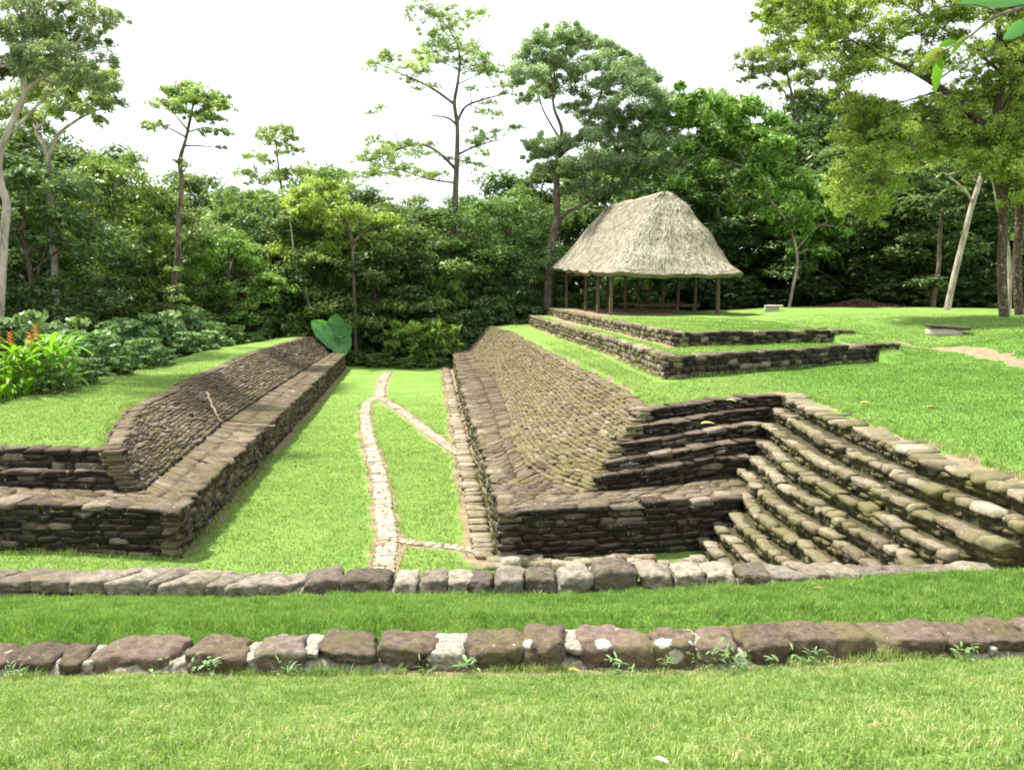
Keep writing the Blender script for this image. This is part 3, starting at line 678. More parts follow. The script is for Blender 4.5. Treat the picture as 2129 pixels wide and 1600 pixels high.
# mortar bed between the boulders
def mortar_bed(parent, row, yfun, zofs, name='mortar', seed=0, x0=-6, x1=6):
    xs = np.linspace(x0, x1, 320); V = []; 
    prof = [(-.09, -.14), (-.075, -.02), (-.05, .08), (.0, .135), (.1, .15), (.2, .14), (.27, .02), (.28, -.12)]
    for x in xs:
        zb = hz(x, yfun(x)-.35) if False else zofs(x)
        for k, (dy, dz) in enumerate(prof):
            q = Vector((x*5, dy*8, k*.7+seed)); nn = mnoise.noise(q)
            V.append((x, yfun(x)+dy*1.0+nn*.03, zb+dz+nn*.025+.03*mnoise.noise(Vector((x*2.2, seed, 0)))))
    m = len(prof); i = np.arange(len(xs)-1)[:, None]*m+np.arange(m-1)[None]; F = np.stack([i, i+m, i+m+1, i+1], -1).reshape(-1, 4)
    return mesh_np(name, V, F, M_mortar, parent, True)
for j, (x0, x1, yt, yb) in enumerate([(152, 185, 1350, 1400), (350, 386, 1350, 1395), (492, 532, 1342, 1398), (624, 656, 1332, 1360), (636, 760, 1362, 1398), (740, 860, 1366, 1402), (885, 967, 1326, 1378), (845, 935, 1376, 1404), (1168, 1240, 1322, 1355), (1135, 1205, 1352, 1404), (1335, 1366, 1330, 1352), (1826, 1872, 1325, 1365), (1442, 1466, 1322, 1350), (88, 112, 1352, 1400), (2058, 2076, 1318, 1348)]):
    d = row2y(((x0+x1)/2-1064)/1750*6.2)-.10; boulder('mortar_lump', K2, x0, x1, yt, yb, d, M_mortar, .36, .5, 0, j+200)
mortar_bed(K2, R2, lambda x: row2y(x)-.06, lambda x: float(near_prof(np.array([x]), np.array([row2y(x)-.15]))[0])-.055, x0=-4.7, x1=4.3)
K1 = thing('stone_kerb', (0, 8.8, 1.15), 'farther kerb of squarish brown stones at the edge of the sunken court', 'stone kerb')
R1 = [(-12, 85, 1189, 1222), (70, 158, 1189, 1225), (140, 255, 1187, 1226), (225, 325, 1186, 1228), (300, 368, 1190, 1230), (345, 450, 1191, 1230), (440, 495, 1196, 1228), (478, 560, 1196, 1234), (558, 630, 1196, 1230),
      (618, 712, 1185, 1240), (705, 815, 1185, 1233), (808, 867, 1188, 1236), (862, 930, 1187, 1240), (922, 977, 1189, 1228), (970, 1030, 1189, 1228), (1023, 1094, 1184, 1234), (1090, 1162, 1181, 1230), (1156, 1234, 1179, 1228),
      (1230, 1334, 1168, 1228), (1333, 1410, 1176, 1216), (1403, 1477, 1176, 1210), (1470, 1542, 1175, 1212), (1538, 1612, 1175, 1211), (1606, 1680, 1178, 1220), (1664, 1737, 1173, 1211), (1712, 1792, 1172, 1218), (1780, 1872, 1176, 1222),
      (1866, 1962, 1179, 1211), (1953, 2017, 1179, 1211), (2005, 2102, 1172, 1213), (2088, 2175, 1179, 1210), (2165, 2260, 1176, 1208), (-110, -8, 1190, 1224), (-200, -105, 1190, 1226)]
for i, (x0, x1, yt, yb) in enumerate(R1):
    xm = ((x0+x1)/2-1064)/1750*8.7; d = float(row1y(xm))-.17
    tl = .55 if i < 9 or i > 31 else (-.35 if 22 < i < 32 else random.Random(i).uniform(-.12, .12))
    o = boulder('kerb_stone', K1, x0+4.5, x1-4.5, yt, yb, d, M_kerb1, .42, random.Random(i*3+1).random(), tl, i+50)
mortar_bed(K1, R1, lambda x: float(row1y(x))-.06, lambda x: float(near_prof(np.array([x]), np.array([float(row1y(x))-.2]))[0])-.10-.14*min(1, max(0, (x-2.5)/2)), seed=5)
# inner face of the kerb bank down to the court floor
S = Stones(TM2); core = MB(); q = [(x, float(row1y(x))+.28, float(near_prof(np.array([x]), np.array([float(row1y(x))-.2]))[0])) for x in np.linspace(-12, 3.4, 20)]
masonry(S, core, q, zero, 6, (.3, .6), 1, back=.3); finish_part('inner_retaining_wall', S, core, M_blackm, K1)
# ------------------------------------------------------------------ vegetation builders
def leafset(mb, C, Nn, size, rg, tint, aspect=.5, droop=.25):
    n = len(C); d = rg.normal(size=(n, 3)); Nn = Nn/np.linalg.norm(Nn, axis=1, keepdims=True)
    d -= (d*Nn).sum(1, keepdims=True)*Nn; d /= np.linalg.norm(d, axis=1, keepdims=True)
    s = np.cross(Nn, d); L = size[:, None]; fold = .12
    v0 = C-d*L*.5; v1 = C+s*L*aspect*.5-Nn*L*fold; v2 = C+d*L*.5-np.array([0, 0, 1])*L*droop; v3 = C-s*L*aspect*.5-Nn*L*fold
    V = np.stack([v0, v1, v2, v3], 1).reshape(-1, 3); F = np.arange(4*n).reshape(n, 4)
    mb.add(V, F, np.repeat(np.clip(tint, 0, 1), 4))
def clump(mb, c, r, n, leaf, rg, flat=.55, base=.5, up=1.0, aspect=.5, sub=6, spr=(.3, .62), twig=None):
    """a cluster made of several small sprays of leaves so its outline is ragged"""
    c = np.array(c, float); k = max(2, sub)
    d = rg.normal(size=(k, 3)); d /= np.linalg.norm(d, axis=1, keepdims=True); d[:, 2] = np.abs(d[:, 2])*.9-.25
    sc = c+d*np.array([r, r, r*flat])*rg.uniform(.35, .95, (k, 1))
    w_ = rg.integers(0, k, n); sr = r*rg.uniform(*spr, k)
    if twig is not None:
        for q_ in sc: tube(twig, [c, (c+q_)/2+rg.normal(0, .06*r, 3), q_], [.016, .011, .005], 3)
    q = rg.normal(size=(n, 3)); q /= np.linalg.norm(q, axis=1, keepdims=True); q *= rg.random((n, 1))**.45
    C = sc[w_]+q*sr[w_][:, None]*np.array([1, 1, .72])
    Nn = q*.8+rg.normal(size=(n, 3))*.5+np.array([0, 0, up*.75])
    leafset(mb, C, Nn, leaf*rg.uniform(.65, 1.3, n), rg, base+rg.normal(0, .16, n)+rg.normal(0, .12, k)[w_], aspect)
def forest_proto(seed, hgt=10., rad=3.2, low=.12, nclump=64, nleaf=150, leaf=.26, flat=.5, trunk_r=.18):
    rg = np.random.default_rng(seed); cr = MB(); tk = MB()
    lean = rg.normal(0, .5, 2)
    tp = smooth_line([(0, 0, -.3), (lean[0]*.3, lean[1]*.3, hgt*.3), (lean[0]*.8, lean[1]*.8, hgt*.6), (lean[0], lean[1], hgt*.9)], 12)
    tube(tk, tp, np.linspace(trunk_r, trunk_r*.25, 12), 8)
    for i in range(nclump):
        f = low+(1-low)*((i+.5)/nclump); a_ = i*2.39996+rg.normal(0, .3)
        prof = math.sin(math.pi*min(1, max(.0, (f-low)/(1-low)*.86+.12)))**.6
        lump = 1+.26*math.sin(a_*3+seed)+.2*math.sin(f*15+seed*2); rr = rad*prof*rg.uniform(.6, 1.05)*lump; z = hgt*f*.96
        c = (lean[0]*f+math.cos(a_)*rr, lean[1]*f+math.sin(a_)*rr, z+rg.normal(0, .3))
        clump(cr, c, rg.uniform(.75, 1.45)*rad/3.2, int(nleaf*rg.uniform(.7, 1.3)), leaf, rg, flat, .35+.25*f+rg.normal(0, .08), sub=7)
        if i % 3 == 0:
            b0 = tp[min(11, int(11*max(0, f-.12)))]; tube(tk, smooth_line([b0, (np.array(b0)+np.array(c))/2+np.array([0, 0, .3]), c], 5), np.linspace(trunk_r*.35, .015, 5), 5)
    return cr, tk
def proto_obj(i, *a_, **k):
    cr, tk = forest_proto(*a_, **k)
    root = bpy.data.objects.new('forest_tree', None); COL.objects.link(root)
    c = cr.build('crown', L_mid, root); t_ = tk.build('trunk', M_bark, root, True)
    return root
PROTO = [proto_obj(0, 11, 10, 3.3, .10, 60, 400, .22, .75), proto_obj(1, 12, 10, 3.0, .06, 66, 420, .18, .7), proto_obj(2, 13, 10, 3.6, .16, 54, 330, .30, .75),
         proto_obj(3, 14, 10, 3.2, .1, 64, 150, .24, .6), proto_obj(4, 15, 10, 3.4, .12, 60, 400, .24, .65)]
used = set()
ORD = ['first', 'second', 'third', 'fourth', 'fifth', 'sixth', 'seventh', 'eighth', 'ninth', 'tenth', 'eleventh', 'twelfth', 'thirteenth', 'fourteenth', 'fifteenth', 'sixteenth', 'seventeenth', 'eighteenth', 'nineteenth', 'twentieth', 'twenty-first', 'twenty-second', 'twenty-third', 'twenty-fourth']
def copy_tree(root):
    r = root.copy(); COL.objects.link(r)
    for ch in root.children:
        c = ch.copy(); COL.objects.link(c); c.parent = r
    return r
def place(pi, px, pytop, wpx, d, leafm, label, group, zb=None, rz=None):
    root = PROTO[pi]
    if pi in used: root = copy_tree(root)
    used.add(pi)
    x, _, zt = at(px, pytop, d); z0 = hz(x, d) if zb is None else zb
    hgt = zt-z0; wid = wpx/FP*d
    root.location = (x, d, z0); root.scale = (wid/6.6, wid/6.6, hgt/10.2); root.rotation_euler = (0, 0, rz if rz is not None else (px*.37) % 6.28)
    for ch in root.children:
        if 'crown' in ch.name:
            ch.material_slots[0].link = 'OBJECT'; ch.material_slots[0].material = leafm
    props(root, label, 'tree', group); return root
MN = {'dark_leaf': 'dark green', 'mid_leaf': 'mid green', 'bright_leaf': 'bright green', 'yellow_green_leaf': 'yellow-green', 'grey_green_leaf': 'grey-green', 'pale_leaf': 'pale green'}
FRONT = [(-60, 260, 420, 40, 0, L_dark), (70, 345, 330, 36, 4, L_dark), (215, 300, 300, 43, 1, L_brt), (330, 400, 260, 46, 0, L_mid), (455, 470, 230, 47, 1, L_brt), (480, 380, 260, 54, 2, L_mid),
         (570, 420, 230, 51, 4, L_dark), (668, 362, 240, 52, 1, L_yel), (760, 430, 260, 51, 0, L_mid), (860, 480, 250, 52.5, 2, L_dark), (950, 430, 270, 55, 4, L_mid), (1060, 380, 270, 57, 1, L_mid),
         (1125, 480, 190, 54, 0, L_dark), (1270, 330, 330, 60, 0, L_dark), (1420, 300, 330, 58, 4, L_dark), (1690, 235, 300, 60, 2, L_dark), (1800, 300, 330, 54, 0, L_dark), (1930, 330, 320, 52, 4, L_dark), (2060, 330, 330, 55, 1, L_mid), (2190, 200, 400, 50, 0, L_dark)]
FRONT.sort()
for i, (px, yt, wd, d, pi, lm) in enumerate(FRONT):
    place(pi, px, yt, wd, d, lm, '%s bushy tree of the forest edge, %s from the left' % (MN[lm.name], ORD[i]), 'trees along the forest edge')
BACK = [(-80, 210, 420, 62, 1, L_mid), (70, 260, 360, 60, 0, L_dark), (200, 290, 330, 64, 4, L_dark), (330, 385, 300, 64, 2, L_mid), (430, 365, 260, 66, 0, L_mid), (530, 380, 250, 68, 1, L_dark), (650, 340, 230, 66, 4, L_mid),
        (740, 400, 260, 66, 0, L_dark), (840, 400, 280, 68, 1, L_mid), (960, 405, 280, 66, 4, L_dark), (1060, 370, 280, 70, 0, L_dark), (1180, 300, 320, 68, 1, L_dark), (1330, 240, 340, 68, 2, L_dark),
        (1490, 160, 190, 78, 1, L_blue), (1560, 260, 330, 66, 0, L_dark), (1700, 200, 350, 68, 4, L_dark), (1850, 200, 380, 66, 1, L_dark), (2000, 180, 380, 66, 0, L_dark), (2160, 120, 420, 64, 4, L_mid)]
for i, (px, yt, wd, d, pi, lm) in enumerate(BACK):
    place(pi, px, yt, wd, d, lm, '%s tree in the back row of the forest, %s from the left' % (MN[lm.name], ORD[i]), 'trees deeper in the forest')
# far-off wood that closes the gaps low down
rg = np.random.default_rng(5); mb = MB()
for i in range(1500):
    x = rg.uniform(-75, 85); y = rg.uniform(74, 92); zt = (11 if x < 3 else 15)+2*math.sin(x*.09); clump(mb, (x, y, rg.uniform(-1, 1)**2*zt if i % 3 else rg.uniform(-1, 5)), rg.uniform(1.8, 3), 60, .95, rg, .7, .25)
o = mb.build('distant_wood', L_dark); props(o, 'dark distant wood closing the gaps behind the forest trees', kind='stuff')

# shrubs
def shrub_proto(seed, h, r, leaf, nc=26, nl=90, flat=.5, aspect=.5, up=1.0, L=None):
    rg = np.random.default_rng(seed); cr = MB(); st = MB()
    for i in range(nc):
        f = (i+.5)/nc; a_ = i*2.4; rr = r*math.sqrt(1-(f*.85)**2)*rg.uniform(.4, 1); c = (math.cos(a_)*rr, math.sin(a_)*rr, h*(f*.9+.06))
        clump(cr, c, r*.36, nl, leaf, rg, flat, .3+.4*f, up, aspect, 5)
        if i % 2 == 0: tube(st, smooth_line([(0, 0, -.2), (c[0]*.4, c[1]*.4, c[2]*.55), c], 5), np.linspace(.03, .008, 5), 5)
    root = bpy.data.objects.new('shrub', None); COL.objects.link(root)
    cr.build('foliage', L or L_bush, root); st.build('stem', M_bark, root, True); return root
SH = [shrub_proto(31, 2.2, 1.25, .26, 30, 80, .4, .62), shrub_proto(32, 2.0, 1.2, .16, 34, 120, .5), shrub_proto(33, 1.8, 1.5, .34, 26, 60, .35, .3, .6)]
sused = set()
def shrub(pi, px, pytop, d, wpx, lm, label, group, zb=None):
    r = SH[pi]
    if pi in sused: r = copy_tree(r)
    sused.add(pi); x, _, zt = at(px, pytop, d); z0 = hz(x, d) if zb is None else zb
    r.location = (x, d, z0); k = wpx/FP*d/(2.6); r.scale = (k, k, max(.3, (zt-z0)/2.1)); r.rotation_euler = (0, 0, (px*.91) % 6.28)
    for ch in r.children:
        if 'foliage' in ch.name: ch.material_slots[0].link = 'OBJECT'; ch.material_slots[0].material = lm
    props(r, label, 'shrub', group)
SB = [(20, 655, 27, 170, L_bush), (110, 668, 30, 150, L_bush), (190, 690, 27, 150, L_bush), (250, 668, 33, 150, L_bush), (300, 700, 30, 120, L_bush), (330, 652, 37, 130, L_bush), (385, 634, 40, 130, L_bush), (430, 665, 40, 110, L_bush), (400, 690, 36, 110, L_bush), (470, 680, 43, 100, L_mid), (160, 740, 24, 130, L_bush), (235, 735, 27, 110, L_mid), (520, 690, 45, 90, L_mid), (100, 752, 22, 120, L_mid)]
SB.sort()
for i, (px, py, d, wd, lm) in enumerate(SB):
    shrub(i % 2, px, py, d, wd, lm, 'leafy shrub growing behind the left grass mound, %s from the left' % ORD[i], 'shrubs behind the left mound')
SF = [(580, 640, 49, 170, L_mid), (650, 610, 51, 160, L_mid), (760, 620, 51, 160, L_dark), (740, 725, 48.5, 90, L_mid), (790, 732, 47.0, 90, L_mid), (850, 742, 46.8, 100, L_mid), (910, 742, 46.8, 90, L_mid), (950, 715, 49.6, 90, L_mid), (970, 640, 51, 140, L_dark), (1020, 610, 52, 140, L_dark), (1080, 600, 53, 150, L_dark), (700, 560, 52, 170, L_mid), (930, 560, 53, 140, L_brt), (830, 580, 53, 170, L_dark), (1020, 500, 55, 180, L_dark), (60, 560, 46, 260, L_dark), (200, 560, 48, 260, L_dark), (330, 590, 49, 200, L_mid), (450, 600, 50, 200, L_mid), (540, 560, 51, 190, L_dark)]
SF.sort()
for i, (px, py, d, wd, lm) in enumerate(SF):
    shrub(1, px, py, d, wd, lm, '%s undergrowth shrub at the foot of the forest, %s from the left' % (MN[lm.name], ORD[i]), 'undergrowth beyond the alley', zb=-.1)
SR = [(1180, 600, 56, 150, L_dark), (1260, 590, 58, 160, L_dark), (1350, 600, 57, 150, L_dark), (1430, 590, 58, 160, L_dark), (1530, 570, 55, 150, L_dark), (1620, 600, 56, 150, L_dark), (1730, 570, 56, 200, L_dark), (1850, 560, 52, 200, L_dark), (1940, 570, 50, 170, L_dark), (2030, 560, 50, 170, L_dark), (2120, 550, 49, 180, L_dark)]
for i, (px, py, d, wd, lm) in enumerate(SR):
    shrub(1, px, py, d, wd, lm, '%s undergrowth shrub behind the plateau lawn, %s from the left' % (MN[lm.name], ORD[i]), 'undergrowth behind the plateau lawn')
shrub(2, 872, 650, 47.7, 150, L_brt, 'drooping narrow-leaved bush overhanging the far end of the alley', None, zb=.35)

# ---- surveyed trees
def hero(name, d, trunks, clumps, leafm, bark, label, leaf=.2, dens=1.0, flat=.6, seed=1, sub=6, extra=None, aspect=.5, zfoot=None, airy=1.0):
    rg = np.random.default_rng(seed); x0, _, z0 = at(trunks[0][0][0], trunks[0][0][1], d)
    zf = hz(x0, d) if zfoot is None else zfoot
    root = thing(name, (x0, d, zf), label, 'tree')
    tk = MB(); pts_all = []
    for bi, br in enumerate(trunks):
        dz = rg.uniform(-1.2, 1.2)
        L_ = [np.array(at(px, py, d+(0 if bi == 0 else dz*(k/(len(br)-1))))) for k, (px, py, r) in enumerate(br)]
        if bi == 0: L_ = [np.array([L_[0][0], d, zf-.3])]+L_; rr = [br[0][2]*1.35]+[b[2] for b in br]
        else: rr = [b[2] for b in br]
        n = len(L_)*4; q = smooth_line(L_, n); r_ = np.interp(np.linspace(0, len(L_)-1, n), range(len(L_)), rr)
        tube(tk, q, r_, 9 if bi == 0 else 6); pts_all += [(p_, a_) for p_, a_ in zip(q[n//3 if bi == 0 else 0:], r_[n//3 if bi == 0 else 0:])]
    cr = MB(); PA = np.array([p_ for p_, _ in pts_all])
    for (px, py, rp) in clumps:
        r = rp/FP*d; c = np.array(at(px, py, d+rg.normal(0, 1)*min(1.6, .7+r*.6))); r *= 1.22*airy
        n = int(560*dens*(r/.9)**2*(.25/leaf)**1.3*rg.uniform(.8, 1.2)); clump(cr, c, r, max(20, n), leaf, rg, flat, .5+rg.normal(0, .1), aspect=aspect, sub=int(sub*(1 if airy == 1 else 2.4)), spr=(.3, .62) if airy == 1 else (.14, .34), twig=None if airy == 1 else tk)
        j = np.argmin(np.linalg.norm(PA-c, axis=1)+np.where(PA[:, 2] > c[2]+.3, 2, 0)); b0 = PA[j]
        mid = (b0+c)/2+rg.normal(0, .12, 3)+np.array([0, 0, .12]); tube(tk, smooth_line([b0, mid, c], 6), np.linspace(min(.05, pts_all[j][1]*.6), .012, 6), 4)
    cr.build('crown', leafm, root); tk.build('trunk', bark, root, True)
    return root
hero('tall_tree', 28, [[(-2, 690, .15), (2, 600, .14), (8, 500, .13), (14, 422, .125), (2, 385, .12), (-3, 335, .11), (10, 290, .105), (36, 230, .10), (50, 190, .09), (48, 110, .07), (60, 0, .05), (66, -60, .03)],
    [(50, 192, .09), (90, 160, .07), (140, 120, .05), (185, 60, .035), (235, 35, .015)], [(30, 272, .06), (62, 235, .045), (110, 190, .03), (170, 160, .015)], [(50, 110, .05), (20, 60, .03), (-20, 30, .02)], [(55, 40, .05), (100, 10, .03), (140, -20, .02)]],
    [(30, 20, 55), (90, 15, 50), (140, 5, 40), (60, 70, 45), (10, 70, 45), (100, 70, 40), (150, 60, 40), (200, 45, 38), (240, 35, 25), (205, 85, 35), (160, 100, 40), (210, 130, 30), (120, 110, 35), (60, 130, 45), (10, 140, 40), (-40, 60, 50), (-40, 150, 50), (20, -40, 60), (100, -40, 60), (180, -40, 50), (90, 165, 40), (140, 150, 40), (190, 170, 35), (240, 180, 15)],
    L_blue, M_barkp, 'tall pale-trunked tree with feathery crown at the far left', leaf=.12, dens=.55, flat=.75, seed=3, airy=1.35)
hero('spreading_tree', 36, [[(105, 420, .12), (98, 320, .1), (75, 275, .08), (90, 258, .06)], [(100, 330, .1), (115, 290, .08), (130, 270, .07), (180, 238, .05), (215, 225, .03)]],
    [(60, 210, 45), (110, 200, 45), (160, 190, 45), (215, 190, 38), (190, 215, 35), (140, 230, 35), (235, 215, 22), (100, 240, 35), (30, 190, 40), (30, 240, 40), (170, 150, 40), (110, 150, 45), (215, 160, 35), (60, 260, 35), (200, 250, 20)],
    L_pale, M_barkp, 'light green spreading tree behind the tall tree at far left', leaf=.15, dens=.5, flat=.7, seed=4, airy=1.35, zfoot=.6)
hero('slender_tree', 40, [[(355, 640, .13), (366, 560, .12), (372, 450, .11), (378, 380, .105), (374, 335, .11), (386, 290, .07), (396, 245, .07), (402, 215, .04)], [(390, 270, .05), (365, 240, .03), (345, 215, .02)], [(386, 285, .05), (340, 262, .03), (310, 265, .015)], [(398, 240, .05), (430, 225, .03), (460, 220, .02)], [(390, 275, .04), (430, 265, .03), (455, 280, .015)]],
    [(400, 195, 34), (430, 200, 30), (370, 200, 28), (350, 220, 26), (455, 215, 26), (475, 225, 16), (325, 262, 18), (305, 265, 12), (420, 240, 26), (445, 250, 20), (385, 235, 20), (462, 275, 16), (430, 275, 15), (405, 215, 30), (462, 308, 10), (375, 335, 11), (388, 345, 9), (368, 480, 10), (362, 560, 12), (366, 600, 14), (372, 620, 14), (358, 520, 8)],
    L_pale, M_bark, 'slender tree with small flat crown rising alone above the left forest', leaf=.16, dens=.5, flat=.7, seed=5, airy=1.4)
hero('young_tree', 60, [[(600, 470, .1), (590, 420, .09), (583, 375, .08), (577, 330, .06), (572, 290, .04)], [(583, 375, .05), (605, 345, .03), (615, 310, .02)], [(580, 350, .04), (545, 330, .02)]],
    [(565, 275, 20), (590, 270, 20), (605, 290, 18), (575, 295, 20), (550, 285, 14), (612, 310, 14), (590, 318, 14), (530, 325, 16), (548, 335, 14), (520, 360, 20), (550, 375, 22), (600, 370, 25), (630, 360, 20), (575, 360, 18)],
    L_pale, M_bark, 'small thin see-through tree against the sky left of centre', leaf=.17, dens=.4, flat=.75, seed=6, airy=1.5, zfoot=-.3)
hero('airy_tree', 54, [[(935, 600, .24), (942, 500, .21), (947, 400, .19), (950, 330, .16), (951, 265, .13), (945, 215, .12), (952, 170, .09), (956, 120, .07), (945, 80, .05), (915, 40, .03), (885, 10, .02)],
    [(946, 350, .12), (905, 312, .09), (862, 300, .07), (810, 318, .05), (765, 335, .02)], [(951, 322, .1), (985, 306, .06), (1030, 292, .03)], [(950, 260, .09), (930, 245, .06), (895, 240, .03)], [(946, 218, .1), (908, 190, .08), (868, 168, .06), (825, 150, .04), (785, 132, .02)],
    [(950, 255, .11), (968, 222, .08), (1005, 207, .06), (1052, 195, .03)], [(945, 380, .07), (890, 372, .05), (840, 355, .03), (800, 350, .02)], [(956, 120, .05), (990, 95, .03), (1010, 40, .02)], [(952, 175, .05), (985, 160, .03), (1020, 145, .02)]],
    [(785, 132, 20), (815, 125, 24), (845, 140, 24), (870, 118, 26), (900, 108, 24), (930, 100, 26), (960, 95, 24), (985, 115, 24), (1010, 130, 26), (1035, 150, 20), (1000, 150, 20), (960, 135, 18), (855, 165, 16), (880, 150, 16), (930, 60, 22), (905, 35, 24), (880, 15, 22), (870, -10, 20), (960, 40, 20), (990, 30, 20), (850, 35, 12), (940, 20, 14), (895, 75, 22), (920, 130, 16), (1040, 178, 14), (1055, 195, 12), (1020, 215, 12), (1005, 235, 14), (1032, 240, 14), (985, 185, 10), (900, 180, 12), (870, 185, 10), (755, 335, 20), (785, 320, 24), (780, 295, 18), (820, 310, 20), (815, 335, 22), (850, 300, 18), (880, 320, 20), (900, 300, 14), (770, 235, 10), (790, 225, 10), (800, 360, 26), (840, 350, 22), (880, 370, 22), (910, 365, 18), (990, 300, 18), (1015, 290, 18), (1010, 320, 14), (1030, 275, 12), (975, 340, 14), (1000, 345, 14), (930, 330, 10), (760, 370, 24), (1075, 265, 14), (990, 270, 10)],
    L_pale, M_bark, 'tallest airy tree with sparse crown in the centre against the sky', leaf=.15, dens=.26, flat=.75, seed=7, sub=7, airy=1.65, zfoot=-.3)
hero('broad_tree', 52, [[(1140, 610, .27), (1146, 520, .25), (1158, 450, .22), (1157, 380, .19), (1160, 320, .16), (1168, 270, .12), (1150, 215, .08), (1155, 130, .04)], [(1157, 468, .13), (1180, 440, .11), (1212, 425, .08), (1250, 400, .06)], [(1160, 330, .1), (1205, 280, .08), (1240, 220, .06), (1265, 150, .03)], [(1185, 438, .1), (1260, 400, .08), (1310, 365, .07), (1350, 310, .05), (1380, 270, .02)], [(1165, 290, .08), (1130, 230, .05), (1110, 160, .03)]],
    [(1095, 125, 34), (1120, 95, 32), (1150, 80, 34), (1185, 72, 34), (1220, 85, 36), (1245, 105, 32), (1105, 165, 36), (1145, 130, 40), (1190, 125, 42), (1235, 145, 40), (1280, 125, 36), (1315, 140, 34), (1345, 165, 32), (1290, 175, 44), (1130, 190, 34), (1175, 175, 36), (1245, 195, 40), (1330, 200, 42), (1370, 205, 30), (1385, 240, 34), (1340, 245, 44), (1290, 235, 46), (1240, 245, 42), (1195, 230, 26), (1095, 210, 20), (1120, 300, 26), (1150, 305, 34), (1110, 325, 24), (1180, 310, 32), (1220, 290, 38), (1270, 290, 44), (1320, 295, 46), (1370, 290, 42), (1405, 290, 30), (1400, 340, 26), (1360, 345, 34), (1310, 345, 40), (1255, 345, 42), (1200, 350, 36), (1165, 345, 30), (1210, 395, 30), (1250, 390, 30), (1175, 385, 20), (1290, 385, 28), (1145, 350, 20)],
    L_blue, M_bark, 'broad grey-green tree left of the thatched shelter reaching above the forest', leaf=.16, dens=.8, flat=.9, seed=8, airy=1.35, zfoot=.8)
hero('big_leaf_tree', 50, [[(1640, 640, .09), (1648, 600, .085), (1658, 540, .085), (1640, 470, .08), (1590, 400, .08), (1540, 320, .08), (1500, 260, .05)], [(1655, 520, .05), (1690, 480, .04), (1720, 460, .03)], [(1560, 350, .07), (1480, 320, .05), (1430, 270, .03)], [(1600, 420, .04), (1560, 440, .03)]],
    [(1400, 200, 36), (1430, 225, 36), (1460, 205, 34), (1440, 250, 38), (1490, 240, 38), (1540, 225, 36), (1575, 235, 38), (1600, 260, 36), (1520, 270, 42), (1470, 290, 42), (1430, 310, 36), (1570, 290, 42), (1610, 310, 38), (1530, 325, 42), (1480, 345, 38), (1580, 350, 42), (1620, 365, 40), (1560, 385, 40), (1600, 400, 42), (1650, 395, 38), (1690, 410, 36), (1720, 440, 32), (1640, 430, 40), (1690, 455, 34), (1590, 435, 34), (1550, 430, 30), (1650, 475, 32), (1700, 490, 34), (1745, 480, 26), (1680, 520, 32), (1720, 525, 28), (1650, 510, 26), (1390, 250, 30), (1400, 380, 26), (1680, 555, 20)],
    L_brt, M_barkp, 'bright green big-leaved tree behind and right of the thatched shelter', leaf=.34, dens=1.15, flat=.85, seed=9, aspect=.42)
rr_ = random.Random(4); poly = [(1640, -40), (1690, 40), (1735, 110), (1735, 200), (1715, 260), (1745, 330), (1730, 385), (1770, 440), (1830, 470), (1850, 410), (1910, 385), (1990, 340), (2060, 360), (2129, 430), (2200, 430), (2200, -60)]
def inpoly(x, y):
    c = False
    for i in range(len(poly)):
        (x1, y1), (x2, y2) = poly[i], poly[(i+1) % len(poly)]
        if (y1 > y) != (y2 > y) and x < x1+(y-y1)*(x2-x1)/(y2-y1): c = not c
    return c
cl = []
while len(cl) < 250:
    x, y = rr_.uniform(1640, 2200), rr_.uniform(-60, 470)
    if inpoly(x, y) and not (1900 < x < 1990 and 150 < y < 180): cl.append((x, y, rr_.uniform(26, 42)))
for _ in range(26): cl.append((rr_.uniform(1590, 1720), rr_.uniform(-50, 110), rr_.uniform(20, 34)))
cl += [(1795, 445, 22), (1820, 465, 16), (1760, 400, 22)]
hero('spotted_trunk_tree', 33, [[(2088, 666, .19), (2083, 560, .175), (2086, 450, .17), (2076, 370, .165), (2066, 310, .16), (2070, 260, .2), (2078, 200, .16), (2084, 130, .12), (2075, 40, .08), (2080, -40, .05)],
    [(2064, 318, .2), (2040, 262, .17), (1995, 212, .14), (1960, 186, .12), (1905, 152, .09), (1855, 128, .07), (1790, 95, .04), (1750, 70, .02)], [(2072, 290, .15), (2092, 220, .12), (2125, 165, .1), (2160, 90, .06)], [(2040, 300, .08), (2010, 270, .06), (1960, 256, .05), (1880, 250, .035), (1800, 280, .02)], [(2010, 268, .05), (1950, 290, .04), (1880, 320, .03), (1820, 360, .02), (1790, 400, .015)], [(1960, 186, .05), (1900, 205, .035), (1830, 225, .02), (1770, 240, .015)], [(2080, 150, .06), (2020, 100, .05), (1960, 60, .03), (1900, 20, .02)], [(2070, 300, .07), (2100, 330, .05), (2140, 350, .03)]],
    cl, L_yel, M_barks, 'nearest lawn tree with lichen-spotted trunk and yellow-green canopy, upper right', leaf=.125, dens=.33, flat=.85, seed=10, airy=1.25)
hero('leaning_tree', 42, [[(1970, 640, .16), (1985, 570, .145), (2005, 490, .135), (2020, 430, .125), (2036, 380, .115), (2050, 330, .10), (2060, 270, .06)], [(2022, 425, .07), (2010, 400, .06), (1975, 370, .05), (1935, 355, .03)], [(2035, 385, .05), (2010, 350, .04), (1990, 320, .03)]],
    [(1940, 350, 22), (1965, 365, 16), (1990, 330, 22), (2010, 345, 16), (2040, 300, 30), (2070, 300, 30), (1915, 345, 16)], L_mid, M_barkp, 'pale leaning tree on the plateau lawn left of the spotted trunk', leaf=.16, dens=.8, flat=.45, seed=11)
